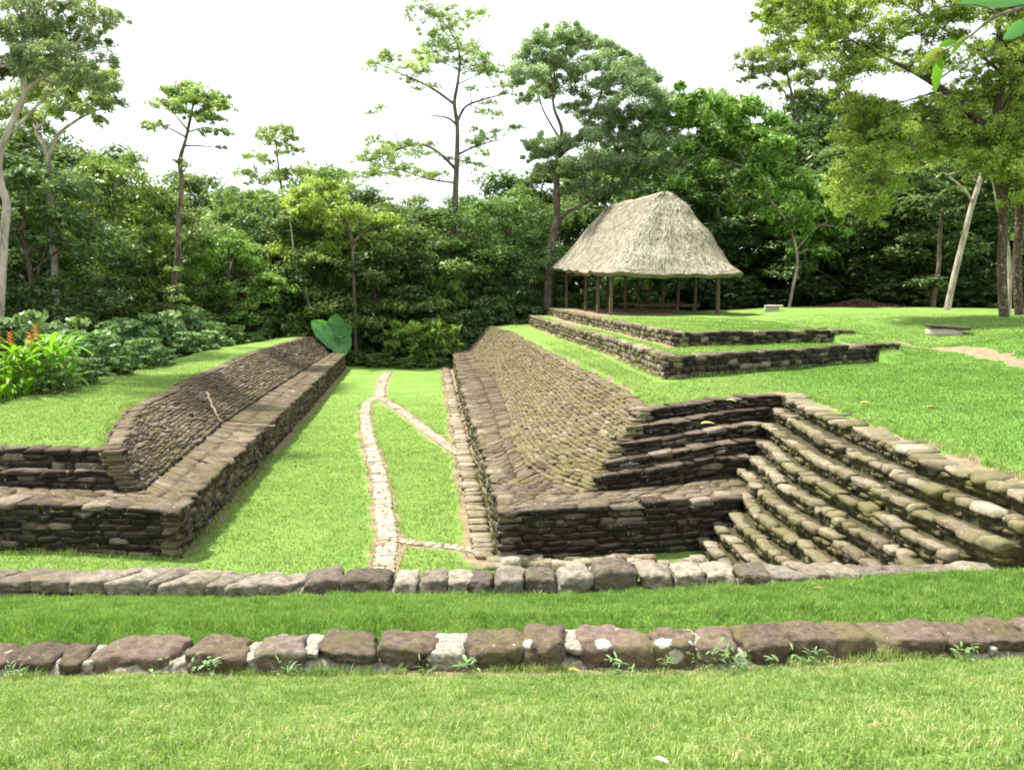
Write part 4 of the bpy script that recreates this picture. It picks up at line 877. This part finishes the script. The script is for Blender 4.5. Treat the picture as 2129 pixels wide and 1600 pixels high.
hero('dark_trunk_tree', 34.5, [[(2120, 660, .18), (2114, 560, .17), (2120, 450, .16), (2112, 350, .14), (2100, 250, .14), (2110, 120, .09), (2120, 0, .05)], [(2104, 340, .08), (2140, 280, .05), (2180, 220, .03)]],
    [(2110, 100, 40), (2150, 150, 40), (2160, 220, 40), (2120, 20, 40), (2170, 330, 40), (2150, 400, 30), (2120, 490, 18), (2130, 520, 18)], L_mid, M_barks, 'dark-trunked tree at the right edge behind the spotted trunk', leaf=.15, dens=.8, seed=12)
hero('thin_tree', 36.5, [[(2098, 655, .09), (2099, 600, .08), (2096, 520, .08), (2076, 430, .07), (2062, 360, .05)]], [(2062, 350, 18), (2070, 370, 14)], L_mid, M_barkp, 'thin pale sapling trunk between the two dark trunks at right', leaf=.15, dens=.8, seed=13)
hero('shaded_tree', 47, [[(1938, 642, .14), (1945, 600, .13), (1952, 550, .12), (1955, 480, .1), (1965, 420, .08)]], [(1960, 420, 25), (1985, 400, 22)], L_dark, M_bark, 'small shaded trunk behind the leaning tree', leaf=.2, seed=14)
hero('pale_crowned_tree', 64, [[(1690, 640, .2), (1680, 400, .18), (1660, 250, .14), (1640, 170, .08), (1630, 100, .04)], [(1655, 220, .07), (1610, 170, .05), (1570, 140, .03)], [(1650, 180, .05), (1690, 120, .03)]],
    [(1560, 125, 24), (1590, 110, 26), (1625, 100, 26), (1580, 150, 22), (1615, 145, 28), (1650, 130, 30), (1690, 110, 32), (1640, 175, 26), (1600, 180, 16), (1680, 160, 28), (1660, 60, 26), (1620, 50, 22), (1590, 30, 22), (1640, 15, 26), (1680, 40, 30), (1600, 5, 18), (1550, 165, 12), (1680, 200, 24), (1720, 160, 30), (1600, -10, 18), (1655, 200, 18), (1540, 140, 12)],
    L_pale, M_bark, 'pale-leaved tree rising above the bright green tree, against the sky', leaf=.2, dens=.45, flat=.75, seed=15, airy=1.45)
hero('brown_trunk_tree', 48.3, [[(738, 640, .10), (735, 570, .095), (733, 510, .09), (722, 470, .1), (700, 440, .06)], [(733, 505, .07), (760, 480, .05), (785, 465, .03)]],
    [(640, 440, 30), (680, 425, 34), (720, 440, 34), (760, 450, 30), (800, 455, 30), (700, 470, 22), (660, 470, 24), (830, 480, 26), (640, 400, 30), (690, 390, 34), (620, 420, 24)], L_yel, M_bark, 'small brown-trunked tree with light canopy at the forest edge, left of centre', leaf=.24, dens=.75, flat=.35, seed=16, zfoot=-.1)
hero('curved_sapling', 49, [[(655, 690, .08), (645, 640, .075), (625, 580, .07), (612, 530, .06), (605, 470, .04)]], [(605, 460, 25), (590, 480, 18)], L_mid, M_barkp, 'thin curved bare sapling left of the giant-leaved plant', leaf=.24, seed=17, zfoot=-.1)
shrub(0, 1240, 598, 52.5, 60, L_bush, 'small broad-leaved plant seen between the shelter posts', None)

# ------------------------------------------------------------------ broad leaf plants
def blade_leaf(mb, base, direction, L, W, droop, tint, n=7, fold=.18, shape=None):
    base = np.array(base, float); d = np.array(direction, float); d /= np.linalg.norm(d); side = np.cross(d, [0, 0, 1.]); side /= np.linalg.norm(side)+1e-9
    V = []; F = []
    for i in range(n+1):
        f = i/n; c = base+d*L*f+np.array([0, 0, -droop*L*f*f]); wv = W*((shape(f)) if shape else math.sin(math.pi*min(1, f*.93+.04))**.7)/2
        nrm = np.cross(side, d); V += [c-side*wv+nrm*wv*fold*2, c, c+side*wv+nrm*wv*fold*2]
    for i in range(n):
        a_ = i*3; F += [[a_, a_+1, a_+4, a_+3], [a_+1, a_+2, a_+5, a_+4]]
    mb.add(np.array(V), F, tint)
ear = lambda f: max(.03, (min(1, f*6+.6))*(1-f**3.2)**.7)
g = at(690, 742, 46.6); EP = thing('giant_leaved_plant', (g[0], 46.6, hz(g[0], 46.6)), 'giant heart-leaved plant behind the far end of the left platform', 'plant')
rg = np.random.default_rng(8)
for (px, py, tx, ty, Lm, Wm, dr) in [(706, 712, 642, 662, 1.55, 1.25, .1), (697, 700, 700, 648, 1.35, 1.15, -.1), (704, 704, 731, 668, 1.2, .85, .1), (700, 696, 722, 738, 1.25, 1.35, .3)]:
    b0 = np.array(at(px, py, 46.6)); b1 = np.array(at(tx, ty, 46.2)); dd = b1-b0; mb = MB()
    side_dir = dd/np.linalg.norm(dd); V = []; F = []; n = 8; perp = np.cross(side_dir, np.array([0, 1, 0.])); perp /= np.linalg.norm(perp)
    Ln = np.linalg.norm(dd)*.92
    for i in range(n+1):
        f = i/n; c = b0+side_dir*Ln*f+np.array([0, .3*math.sin(f*3.1)*.6, -dr*.2*f*f]); wv = Wm*1.0*ear(f)/2
        V += [c-perp*wv+np.array([0, -.16*wv, 0]), c-perp*wv*.5+np.array([0, .02, 0]), c+np.array([0, .10, 0]), c+perp*wv*.5+np.array([0, .02, 0]), c+perp*wv+np.array([0, -.16*wv, 0])]
    for i in range(n):
        for k in range(4): a_ = i*5+k; F.append([a_, a_+1, a_+6, a_+5])
    mb.add(np.array(V), F, rg.uniform(.3, .8)); mb.build('leaf', L_big, EP, True)
    mb = MB(); gz = np.array([g[0], 46.6, hz(g[0], 46.6)]); tube(mb, smooth_line([gz, (gz+b0)/2+np.array([0, .1, .1]), b0], 6), np.linspace(.05, .03, 6), 6, .3); mb.build('stalk', L_big, EP, True)
HLN = ['leftmost', 'second', 'third', 'fourth', 'rightmost']
for hi, (px, py, d) in enumerate([(-20, 830, 21), (30, 822, 21.5), (60, 800, 22), (100, 795, 22), (130, 780, 23)]):
    x, _, _ = at(px, py, d); z0 = hz(x, d); HP = thing('heliconia', (x, d, z0), 'clump of blade-leaved plants with orange bracts, %s of the five at the left edge' % HLN[hi], 'plant', 'orange flowering plants behind the left mound')
    rg = np.random.default_rng(60+hi); mb = MB(); st = MB()
    for k in range(46):
        a_ = rg.uniform(0, 6.28); r0 = rg.uniform(0, .45); b0 = np.array([x+math.cos(a_)*r0, d+math.sin(a_)*r0, z0+rg.uniform(.1, 1.35)])
        out = np.array([math.cos(a_), math.sin(a_), rg.uniform(.5, 1.6)]); blade_leaf(mb, b0, out, rg.uniform(.6, 1.05), rg.uniform(.09, .17), rg.uniform(.2, .8), rg.uniform(.1, 1))
        if k % 3 == 0: tube(st, [(x+(b0[0]-x)*.8, d+(b0[1]-d)*.8, z0-.1), b0], [.018, .012], 5)
    mb.build('foliage', L_heli, HP); st.build('stem', L_heli, HP)
    fl = MB()
    for k in range([1, 1, 2, 1, 0][hi]):
        c = np.array([x+rg.uniform(-.15, .15)+(.0 if k == 0 else .35), d-.5, z0+rg.uniform(1.55, 1.8)])
        for j in range(9):
            s_ = (-1)**j; leafd = np.array([s_*.8, -.1, .75]); blade_leaf(fl, c+np.array([0, 0, j*.045-.2]), leafd, .17*(1-j*.05), .07, -.1, .5, n=3)
            fl.build('flower', L_flow, HP); fl = MB()

# ------------------------------------------------------------------ thatched shelter
FL, FR, BR, BL = [np.array(q) for q in ((4.35, 37.3), (9.5, 39.0), (8.9, 50.0), (3.2, 49.3))]
cen = (FL+FR+BR+BL)/4
SHL = thing('thatched_shelter', (cen[0], cen[1], 3.2), 'open shelter with tall straw thatched roof on wooden posts', 'shelter')
def corner_out(c, o=1.15):
    dd = c-cen; return c+dd/np.linalg.norm(dd)*o*1.35
E4 = [np.array([*corner_out(FL), 4.98]), np.array([10.75, 38.3, 4.98]), np.array([10.3, 51.4, 5.1]), np.array([2.15, 51.0, 5.62])]
def rrect(n=160):
    pts = []
    for i in range(4):
        a_, b, c = E4[i-1], E4[i], E4[(i+1) % 4]
        p0 = b+(a_-b)*.16; p1 = b+(c-b)*.12
        for k in range(8): f = k/8; pts.append((1-f)**2*p0+2*f*(1-f)*b*1.0+f*f*p1)
        p2 = c+(b-c)*.16
        for k in range(12): f = k/12; pts.append(p1+(p2-p1)*f)
    return resample(pts+[pts[0]], n+1)[:-1]
eave = rrect(); nE = len(eave)
RG0, RG1 = np.array([7.45, 41.3, 9.02]), np.array([5.75, 47.2, 9.0])
def ridge_pt(p_):
    v = RG1-RG0; f = np.clip(((p_-RG0)[:2]@v[:2])/(v[:2]@v[:2]), 0, 1); return RG0+v*f
rows = 34; V = []; tn = []
for j in range(rows+1):
    s_ = j/rows
    for i in range(nE):
        e0 = eave[i]; r0 = ridge_pt(e0); q = e0+(r0-e0)*s_; q = q+np.array([0, 0, .14*math.sin(math.pi*s_)-.14*math.sin(2*math.pi*s_)])
        nn = mnoise.noise(Vector((q[0]*.6, q[1]*.6, q[2]*.9))); n2_ = mnoise.noise(Vector((i*.35, s_*3, 2))); q = q+np.array([nn*.12, -nn*.1, nn*.10+n2_*.07])
        if j == 0: q[2] += .035*mnoise.noise(Vector((i*.17, 4, 1)))+.03*n2_
        V.append(q); tn.append(.5)
V = np.array(V); mbR = MB(); idx = np.arange((rows+1)*nE).reshape(rows+1, nE); nx = np.roll(idx, -1, 1)
F = np.stack([idx[:-1], nx[:-1], nx[1:], idx[1:]], -1).reshape(-1, 4); mbR.add(V, F, .45)
# underside and thick eave lip
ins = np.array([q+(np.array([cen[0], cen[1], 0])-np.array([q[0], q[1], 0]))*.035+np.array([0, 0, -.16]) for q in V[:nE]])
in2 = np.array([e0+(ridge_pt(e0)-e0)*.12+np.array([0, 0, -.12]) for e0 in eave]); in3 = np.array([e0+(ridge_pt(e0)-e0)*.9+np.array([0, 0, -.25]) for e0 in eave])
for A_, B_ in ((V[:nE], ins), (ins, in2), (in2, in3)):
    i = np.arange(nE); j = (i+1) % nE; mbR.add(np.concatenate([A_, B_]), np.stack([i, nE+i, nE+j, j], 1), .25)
# straw
rg = np.random.default_rng(21); nS = 60000
fi = rg.random(nS)*nE; i0 = fi.astype(int) % nE; sj = 1-np.sqrt(rg.random(nS)) if False else rg.random(nS)**1.15
jj = (sj*(rows-1)).astype(int); base = V[idx[jj+1, i0]]; low_ = V[idx[jj, i0]]; nb = V[idx[jj, (i0+1) % nE]]
dn = low_-base; dl_ = np.linalg.norm(dn, axis=1, keepdims=True); dn = dn/np.maximum(dl_, 1e-6); sd = nb-low_; sl_ = np.linalg.norm(sd, axis=1, keepdims=True); sd = sd/np.maximum(sl_, 1e-6); nr = np.cross(sd, dn); nr[nr[:, 2] < 0] *= -1
b0 = base+sd*sl_*rg.random((nS, 1))+nr*.012; dv = dn+sd*rg.normal(0, .3, (nS, 1))+nr*rg.uniform(.0, .09, (nS, 1)); Ls = rg.uniform(.12, .38, (nS, 1))*np.where(jj < 2, .45, 1)[:, None]; Ws = rg.uniform(.010, .03, (nS, 1))
q0 = b0-sd*Ws; q1 = b0+sd*Ws; q2 = b0+dv*Ls+sd*Ws*.5; q3 = b0+dv*Ls-sd*Ws*.5
mbR.add(np.stack([q0, q1, q2, q3], 1).reshape(-1, 3), np.arange(4*nS).reshape(nS, 4), np.repeat(np.clip(rg.normal(.55, .33, nS), 0, 1), 4))
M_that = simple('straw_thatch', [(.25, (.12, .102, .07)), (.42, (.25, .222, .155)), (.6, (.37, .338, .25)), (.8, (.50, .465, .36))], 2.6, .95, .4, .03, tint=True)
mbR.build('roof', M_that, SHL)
zf = 3.2
posts = [(FL, .10), (np.array([4.1, 40.2]), .10), (np.array([3.8, 43.8]), .10), (BL, .09), (FR, .12), (np.array([9.3, 43]), .1), (np.array([9.1, 46.5]), .1), (BR, .1), (np.array([5.9, 44]), .09), (np.array([7.6, 46.8]), .09), (np.array([5.6, 49.6]), .08), (np.array([7.4, 49.8]), .08)]
for k, (p_, r) in enumerate(posts):
    mb = MB(); z0 = hz(p_[0], p_[1]); le = [random.Random(k).uniform(-.06, .06) for _ in range(2)]
    tube(mb, smooth_line([(p_[0], p_[1], z0-.2), (p_[0]+le[0]*.5, p_[1], z0+1.1), (p_[0]+le[0], p_[1]+le[1], 5.12 if k in (0, 3, 4, 7) else 5.3)], 8), [r*.85]*3+[r*.78]*5, 10); mb.build('post', M_wood, SHL, True)
for a_, b in ((FL, FR), (FR, BR), (BR, BL), (BL, FL)):
    mb = MB(); tube(mb, [(*(a_+(a_-b)*.06), 5.12), (*(b+(b-a_)*.06), 5.12)], [.08, .08], 8); mb.build('beam', M_wood, SHL, True)
mb = MB(); b0 = at(1245, 575, 44); tube(mb, smooth_line([at(1235, 560, 46), at(1250, 590, 45), at(1266, 612, 44)], 6), np.linspace(.05, .07, 6), 6); mb.build('brace', M_wood, SHL, True)
for (x0, y0, x1, y1, lab) in ((6.2, 42.5, 9.3, 41.8, 'nearer low log bench on the shaded floor under the thatched roof'), (5.8, 46, 9.2, 45.5, 'farther low log bench on the shaded floor under the thatched roof')):
    o = thing('log_bench', (x0, y0, zf), lab, 'log bench', 'log benches under the thatched roof')
    mb = MB(); tube(mb, [(x0, y0, zf+.32), (x1, y1, zf+.32)], [.09, .09], 8); mb.build('seat', M_wood, o, True)
    for f in (.1, .5, .9): mb = MB(); x = x0+(x1-x0)*f; y = y0+(y1-y0)*f; tube(mb, [(x, y, zf-.1), (x, y, zf+.3)], [.06, .06], 6); mb.build('leg', M_wood, o, True)

# ------------------------------------------------------------------ small things on the lawn
M_plaster = simple('pale_plaster', [(.3, (.3, .26, .2)), (.7, (.52, .48, .4))], 12, .95)
M_slab = simple('dark_slab', [(.3, (.045, .03, .025)), (.7, (.12, .085, .07))], 14, .9)
def box_stone(mb, c, hx, hy, hz_, rot=0, tilt=0, n=TM4):
    V, F = n; V = V*np.array([hx, hy, hz_]); V[:, 2] += V[:, 0]*tilt; ca, sa = math.cos(rot), math.sin(rot)
    W = np.stack([V[:, 0]*ca-V[:, 1]*sa, V[:, 0]*sa+V[:, 1]*ca, V[:, 2]], 1)+np.array(c)+rng.normal(0, .006, V.shape); mb.add(W, F)
TSQ = cube_template(5, 9)
for (px, py, wpx, zo, d, lab) in ((1968, 676, 72, .2, 27.5, 'low pale plinth with a dark tilted stone slab on the right lawn'), (1607, 645, 32, .22, 42, 'small distant pale stone block beside the shelter lawn')):
    x, _, z = at(px, py, d); z = hz(x, d); o = thing('stone_bench', (x, d, z), lab, 'stone bench', 'low stone benches on the plateau'); hw = wpx/FP*d/2
    mb = MB(); box_stone(mb, (x-.08, d, z+zo/2-.05), hw*.92, .32, zo/2+.05, -.25, 0, TSQ); mb.build('plinth', M_plaster, o)
    mb = MB(); box_stone(mb, (x+.03, d, z+zo+.04), hw*1.15, .42, .045, -.25, -.07 if d < 30 else 0, TSQ); mb.build('slab', M_slab if d < 30 else M_plaster, o)
x, _, z = at(1785, 636, 47.5); z = hz(x, 47.5); mb = MB(); rg = np.random.default_rng(3)
C_ = rg.normal(size=(2600, 3))*np.array([1.1, .5, .0]); C_[:, 2] = .42*np.exp(-(C_[:, 0]/1.3)**2-(C_[:, 1]/.6)**2)*rg.random(2600)**.3; leafset(mb, C_+np.array([x, 47.5, z]), rg.normal(size=(2600, 3))+np.array([0, 0, 1]), rg.uniform(.12, .28, 2600), rg, rg.random(2600))
o = mb.build('leaf_pile', simple('brown_litter', [(.3, (.05, .03, .02)), (.7, (.16, .09, .06))], 5, .9)); props(o, 'heap of brown dead leaves at the shady forest edge', kind='stuff')
# fallen leaves
def fallen(px, py, z, d, L, m, label):
    c = at(px, py, d) if d else P(px, py, z); zz = hz(c[0], c[1]) if z is None else z
    mb = MB(); r = random.Random(px); blade_leaf(mb, (c[0]-L/2, c[1], zz+.035), (math.cos(r.uniform(-.6, .6)), r.uniform(-.4, .4), .12), L, L*.45, .25, .5, 5)
    o = mb.build('fallen_leaf', m); props(o, label, 'leaf', 'fallen leaves')
fallen(1475, 884, 1.95, None, .3, L_yleaf, 'yellow leaf lying on a dark riser left of the stairs corner')
fallen(1702, 1272, None, 8.0, .10, L_dead, 'orange leaf on the grass strip between the kerbs')
fallen(1693, 1254, None, 8.3, .09, L_yleaf, 'pale leaf on the grass strip beside the orange one')
fallen(1375, 1588, None, 3.07, .06, M_plaster, 'whitish leaf in the grass at the bottom edge')
fallen(1194, 1372, None, 6.02, .09, L_dead, 'orange curled leaf at the foot of the boulder kerb')
fallen(1520, 835, 2.2, None, .2, L_yleaf, 'small yellow leaf at the topmost riser below the lawn')
fallen(1800, 823, None, 15.5, .2, L_yleaf, 'pale leaf on the sloping lawn above the stairs')
fallen(1940, 830, None, 14.5, .22, L_dead, 'brownish curled leaf on the sloping lawn above the stairs')

# ------------------------------------------------------------------ grass blades
M_grass = leaf_mat('grass_blade', (.10, .19, .032), (.34, .44, .145), .3, 0, .6, (.55, .49, .28))
M_straw = None
def vnoise(x, y, sc, seed):
    g0 = np.random.default_rng(seed).random((64, 64)); u = x*sc+1000; v = y*sc+1000; i = np.floor(u).astype(int); j = np.floor(v).astype(int); fu = sstep(u-i); fv = sstep(v-j)
    a = g0[j % 64, i % 64]; b = g0[j % 64, (i+1) % 64]; c = g0[(j+1) % 64, i % 64]; d = g0[(j+1) % 64, (i+1) % 64]
    return (a*(1-fu)+b*fu)*(1-fv)+(c*(1-fu)+d*fu)*fv-.5
def grass(name, xs, ys, Lr, Wr, rg, label, tint0=.45, lean=.8, dk=None, lt=None):
    n = len(xs); z = height(xs, ys); a_ = rg.uniform(0, 6.283, n); L = rg.uniform(*Lr, n)
    pat = .22*vnoise(xs, ys, 2.1, 1)+.34*vnoise(xs, ys, 9., 2)+.3*vnoise(xs, ys, 24., 3); L = L*(1+.9*vnoise(xs, ys, 7., 4)+.5*vnoise(xs, ys, 20., 5))
    W = rg.uniform(*Wr, n); ln = rg.uniform(.1, lean, n)
    b = rg.uniform(0, 6.283, n); dx, dy = np.cos(a_), np.sin(a_); sx, sy = np.cos(b)*W/2, np.sin(b)*W/2
    v0 = np.stack([xs-sx, ys-sy, z-.01], 1); v1 = np.stack([xs+sx, ys+sy, z-.01], 1)
    mx_ = xs+dx*L*ln*.35; my_ = ys+dy*L*ln*.35; mz = z+L*.55
    v2 = np.stack([mx_+sx*.8, my_+sy*.8, mz], 1); v3 = np.stack([mx_-sx*.8, my_-sy*.8, mz], 1)
    v4 = np.stack([xs+dx*L*ln, ys+dy*L*ln, z+L*np.sqrt(np.maximum(.15, 1-ln*ln*.6))], 1)
    V = np.stack([v0, v1, v2, v3, v4], 1).reshape(-1, 3); k = np.arange(n)[:, None]*5
    t0 = np.clip(tint0-.28*np.clip((xs-5.2)/2, 0, 1)*(ys > 8.6)+pat+rg.normal(0, .22, n), 0, 1)
    o = mesh_np(name, V, [k+np.array([[3, 2, 4]]), k+np.array([[0, 1, 2, 3]])], M_grass if dk is None else leaf_mat('lush_grass_blade', dk, lt, .3, 0, .6, (.42, .44, .15)), attrs={'tint': np.repeat(t0, 5)}); props(o, label, kind='stuff'); return o
rg = np.random.default_rng(77)
def scatter(n, y0, y1, pad=.4, pw=1.0):
    y = y0+(y1-y0)*rg.random(n*2)**pw; x = rg.uniform(-1, 1, n*2)*(.64*y1+pad); k = np.abs(x) < .64*y+pad; return x[k][:n], y[k][:n]
x, y = scatter(290000, 2.4, 6.4, 1.4); k = (y < row2y(x)-.13-.05*rg.random(len(x))); x, y = x[k], y[k]
k = (rg.random(len(x)) < np.where(row2y(x)-y < .38, .35, 1)); x, y = x[k], y[k]
grass('grass', x, y, (.018, .05), (.0035, .007), rg, 'near lawn of short light green grass below the boulder kerb', .54, 1.25)
x, y = scatter(240000, 6.3, 8.8, 1.4); k = (y > row2y(x)+.22) & (y < row1y(x)-.2); x, y = x[k], y[k]
grass('grass', x, y, (.03, .07), (.004, .008), rg, 'strip of lush grass between the two kerbs', .34, .9, (.105, .21, .034), (.31, .44, .125))
def mask(x, y):
    gx_ = np.searchsorted(gx, x).clip(0, len(gx)-1); gy_ = np.searchsorted(gy, y).clip(0, len(gy)-1); return (soil[gy_, gx_] < .25) & (forest[gy_, gx_] < .3)
x, y = scatter(640000, 9.0, 36, .3); kf = rg.random(len(x)) < np.clip((36-y)/14, 0, 1); x, y = x[kf], y[kf]; lo_ = poly_sd(x, y, [(-12.6, 9.3), (-12.5, 14.0), (-5.41, 13.3), (-6.41, 21.9), (-7.95, 36), (-2.4, 36), (-.99, 21.9), (-.3, 13.1), (3, 13.1), (3.1, 9.3)])
kk = (lo_ > .07) | (poly_sd(x, y, POLY_L) > .3) | ((poly_sd(x, y, POLY_R) > .42) & (np.abs(poly_sd(x, y, POLY_A)) > .33) & (np.abs(poly_sd(x, y, POLY_B)) > .33))
kk &= mask(x, y); x, y = x[kk], y[kk]
grass('grass', x, y, (.025, .05), (.009, .017), rg, 'short mown grass of the alley and mounds', .5, 1.0)
# longer tufts where the mower does not reach
tx, ty = [], []
for pl, o_, n_t in ((Rtop[2:5], -.06, 900), (Ltop[2:4], .07, 1500), (Ltop[:3], .0, 1500), ([(-.2, 13.1, 0), (3, 13.2, 0)], 0, 500), (WA[3:], .0, 1500), (WA[1:4], -.08, 1400), (WB[2:], 0, 700), (SL[0], .5, 900), (Lgrass[:5], -.36, 1000), (Rgrass[:5], .34, 1000), (gut, -.3, 900), (PATHS[0][0], .24, 900), (PATHS[0][0], -.24, 900), (PATHS[2][0], .2, 500)):
    ln_ = Line([(q[0], q[1], 0) for q in pl]); cl_ = rg.random(n_t//9)*ln_.L
    for u in cl_:
        p_ = ln_.at(u); k = 9; tx += list(p_[0]+o_+rg.normal(0, .05, k)); ty += list(p_[1]-(.07 if pl[0][0] < -12 or pl is WA[3:] else 0)+rg.normal(0, .05, k)+(-.08 if o_ == 0 else 0))
grass('grass', np.array(tx), np.array(ty), (.05, .13), (.006, .013), rg, 'longer grass tufts along the foot of the walls and path edges', .4, 1.0)
xx = rg.uniform(-5, 5, 9000); yy = np.array([row2y(v) for v in xx])-.13-.06*rg.random(9000); cmk = vnoise(xx, yy, 3.0, 9) > .02
grass('grass', xx[cmk], yy[cmk], (.03, .10), (.003, .007), rg, 'straggling grass at the foot of the boulder kerb', .5, 1.1)
xx = rg.uniform(-6, 6, 7000); yy = row1y(xx)-.22-.06*rg.random(7000); cmk = vnoise(xx, yy, 3.0, 12) > -.05
grass('grass', xx[cmk], yy[cmk], (.03, .09), (.004, .009), rg, 'straggling grass at the foot of the farther kerb', .4, 1.1)
# weeds at the boulder kerb
for i, (px, py, s_) in enumerate([(1462, 1392, 1.2), (1505, 1378, 1.3), (1545, 1395, 1.0), (1600, 1392, .8), (1690, 1385, 1.0), (1290, 1405, .8), (880, 1385, .7), (975, 1400, .7), (600, 1398, .8), (330, 1398, .8), (30, 1405, 1.0), (430, 1402, .9), (1380, 1408, .7), (2010, 1362, .9)]):
    c = at(px, py, 5.98); zz = hz(c[0], 5.98); o = thing('weed', (c[0], 5.98, zz), 'small leafy weed at the foot of the boulder kerb, %s' % ('%s from the left' % ORD[sorted([1462, 1505, 1545, 1600, 1690, 1290, 880, 975, 600, 330, 30, 430, 1380, 2010]).index(px)]), 'weed', 'weeds along the boulder kerb')
    mb = MB(); r2 = np.random.default_rng(i)
    for k in range(int((26 if i % 3 else 12)*s_)):
        a_ = r2.uniform(0, 6.28); h_ = r2.uniform(.02, .17)*s_; blade_leaf(mb, (c[0]+r2.normal(0, .06)*s_, 5.98+r2.normal(0, .04), zz+h_), (math.cos(a_), math.sin(a_)-.2, .5), r2.uniform(.03, .11), r2.uniform(.008, .034) if i % 2 else r2.uniform(.006, .014), .3, r2.uniform(.2, 1), 4)
    for k in range(7): a_ = r2.uniform(0, 6.28); tube(mb, [(c[0], 5.98, zz-.02), (c[0]+math.cos(a_)*.06*s_, 5.98+math.sin(a_)*.04, zz+.14*s_)], [.002, .001], 4, .4)
    mb.build('foliage', L_bush, o)
# overhanging twig of a tree standing beside the photographer
TW = thing('overhanging_branch', at(2200, 40, 6.0), 'near branch with large green leaves hanging in from the top right corner', 'branch')
mb = MB(); tube(mb, smooth_line([at(2400, -60, 6.2), at(2200, 0, 6.1), at(2080, 30, 6), at(2010, 80, 6), at(1950, 112, 6)], 14), np.linspace(.02, .004, 14), 6); tube(mb, smooth_line([at(2080, 30, 6), at(2040, 12, 6), at(1980, 10, 5.9)], 6), np.linspace(.006, .003, 6), 5); mb.build('twig', M_bark, TW, True)
for (px, py, dx, dz, L_, W_, m_) in ((1955, 115, -.02, -1, .21, .075, L_heli), (2130, 5, -.75, .1, .42, .09, L_big), (2150, 40, -.5, -.25, .2, .1, L_big), (1960, 100, -.6, -.3, .13, .06, L_yel), (2010, 75, -.5, -.5, .12, .045, L_heli), (1990, 88, -.9, .1, .12, .05, L_heli), (1950, 108, .3, -.5, .09, .05, L_dead), (1720, 45, -.2, -1, .01, .01, L_heli)):
    if L_ < .02: continue
    mb = MB(); b0 = np.array(at(px, py, 6)); dd = np.array([dx, .15, dz]); dd /= np.linalg.norm(dd); side = np.cross(dd, [0, 1, 0.]); side /= np.linalg.norm(side); V = []; F = []
    for i in range(8):
        f = i/7; c = b0+dd*L_*f+np.array([0, .02*math.sin(f*3), -.03*f*f]); wv = W_*math.sin(math.pi*min(1, f*.93+.05))**.75/2; V += [c-side*wv+np.array([0, -.3*wv, 0]), c, c+side*wv+np.array([0, -.3*wv, 0])]
    for i in range(7): a_ = i*3; F += [[a_, a_+1, a_+4, a_+3], [a_+1, a_+2, a_+5, a_+4]]
    mb.add(np.array(V), F, .4); mb.build('leaf', m_, TW, True)
for k_, p_ in enumerate(PROTO):
    if k_ not in used:
        for ch in list(p_.children): bpy.data.objects.remove(ch)
        bpy.data.objects.remove(p_)
bpy.context.view_layer.update()
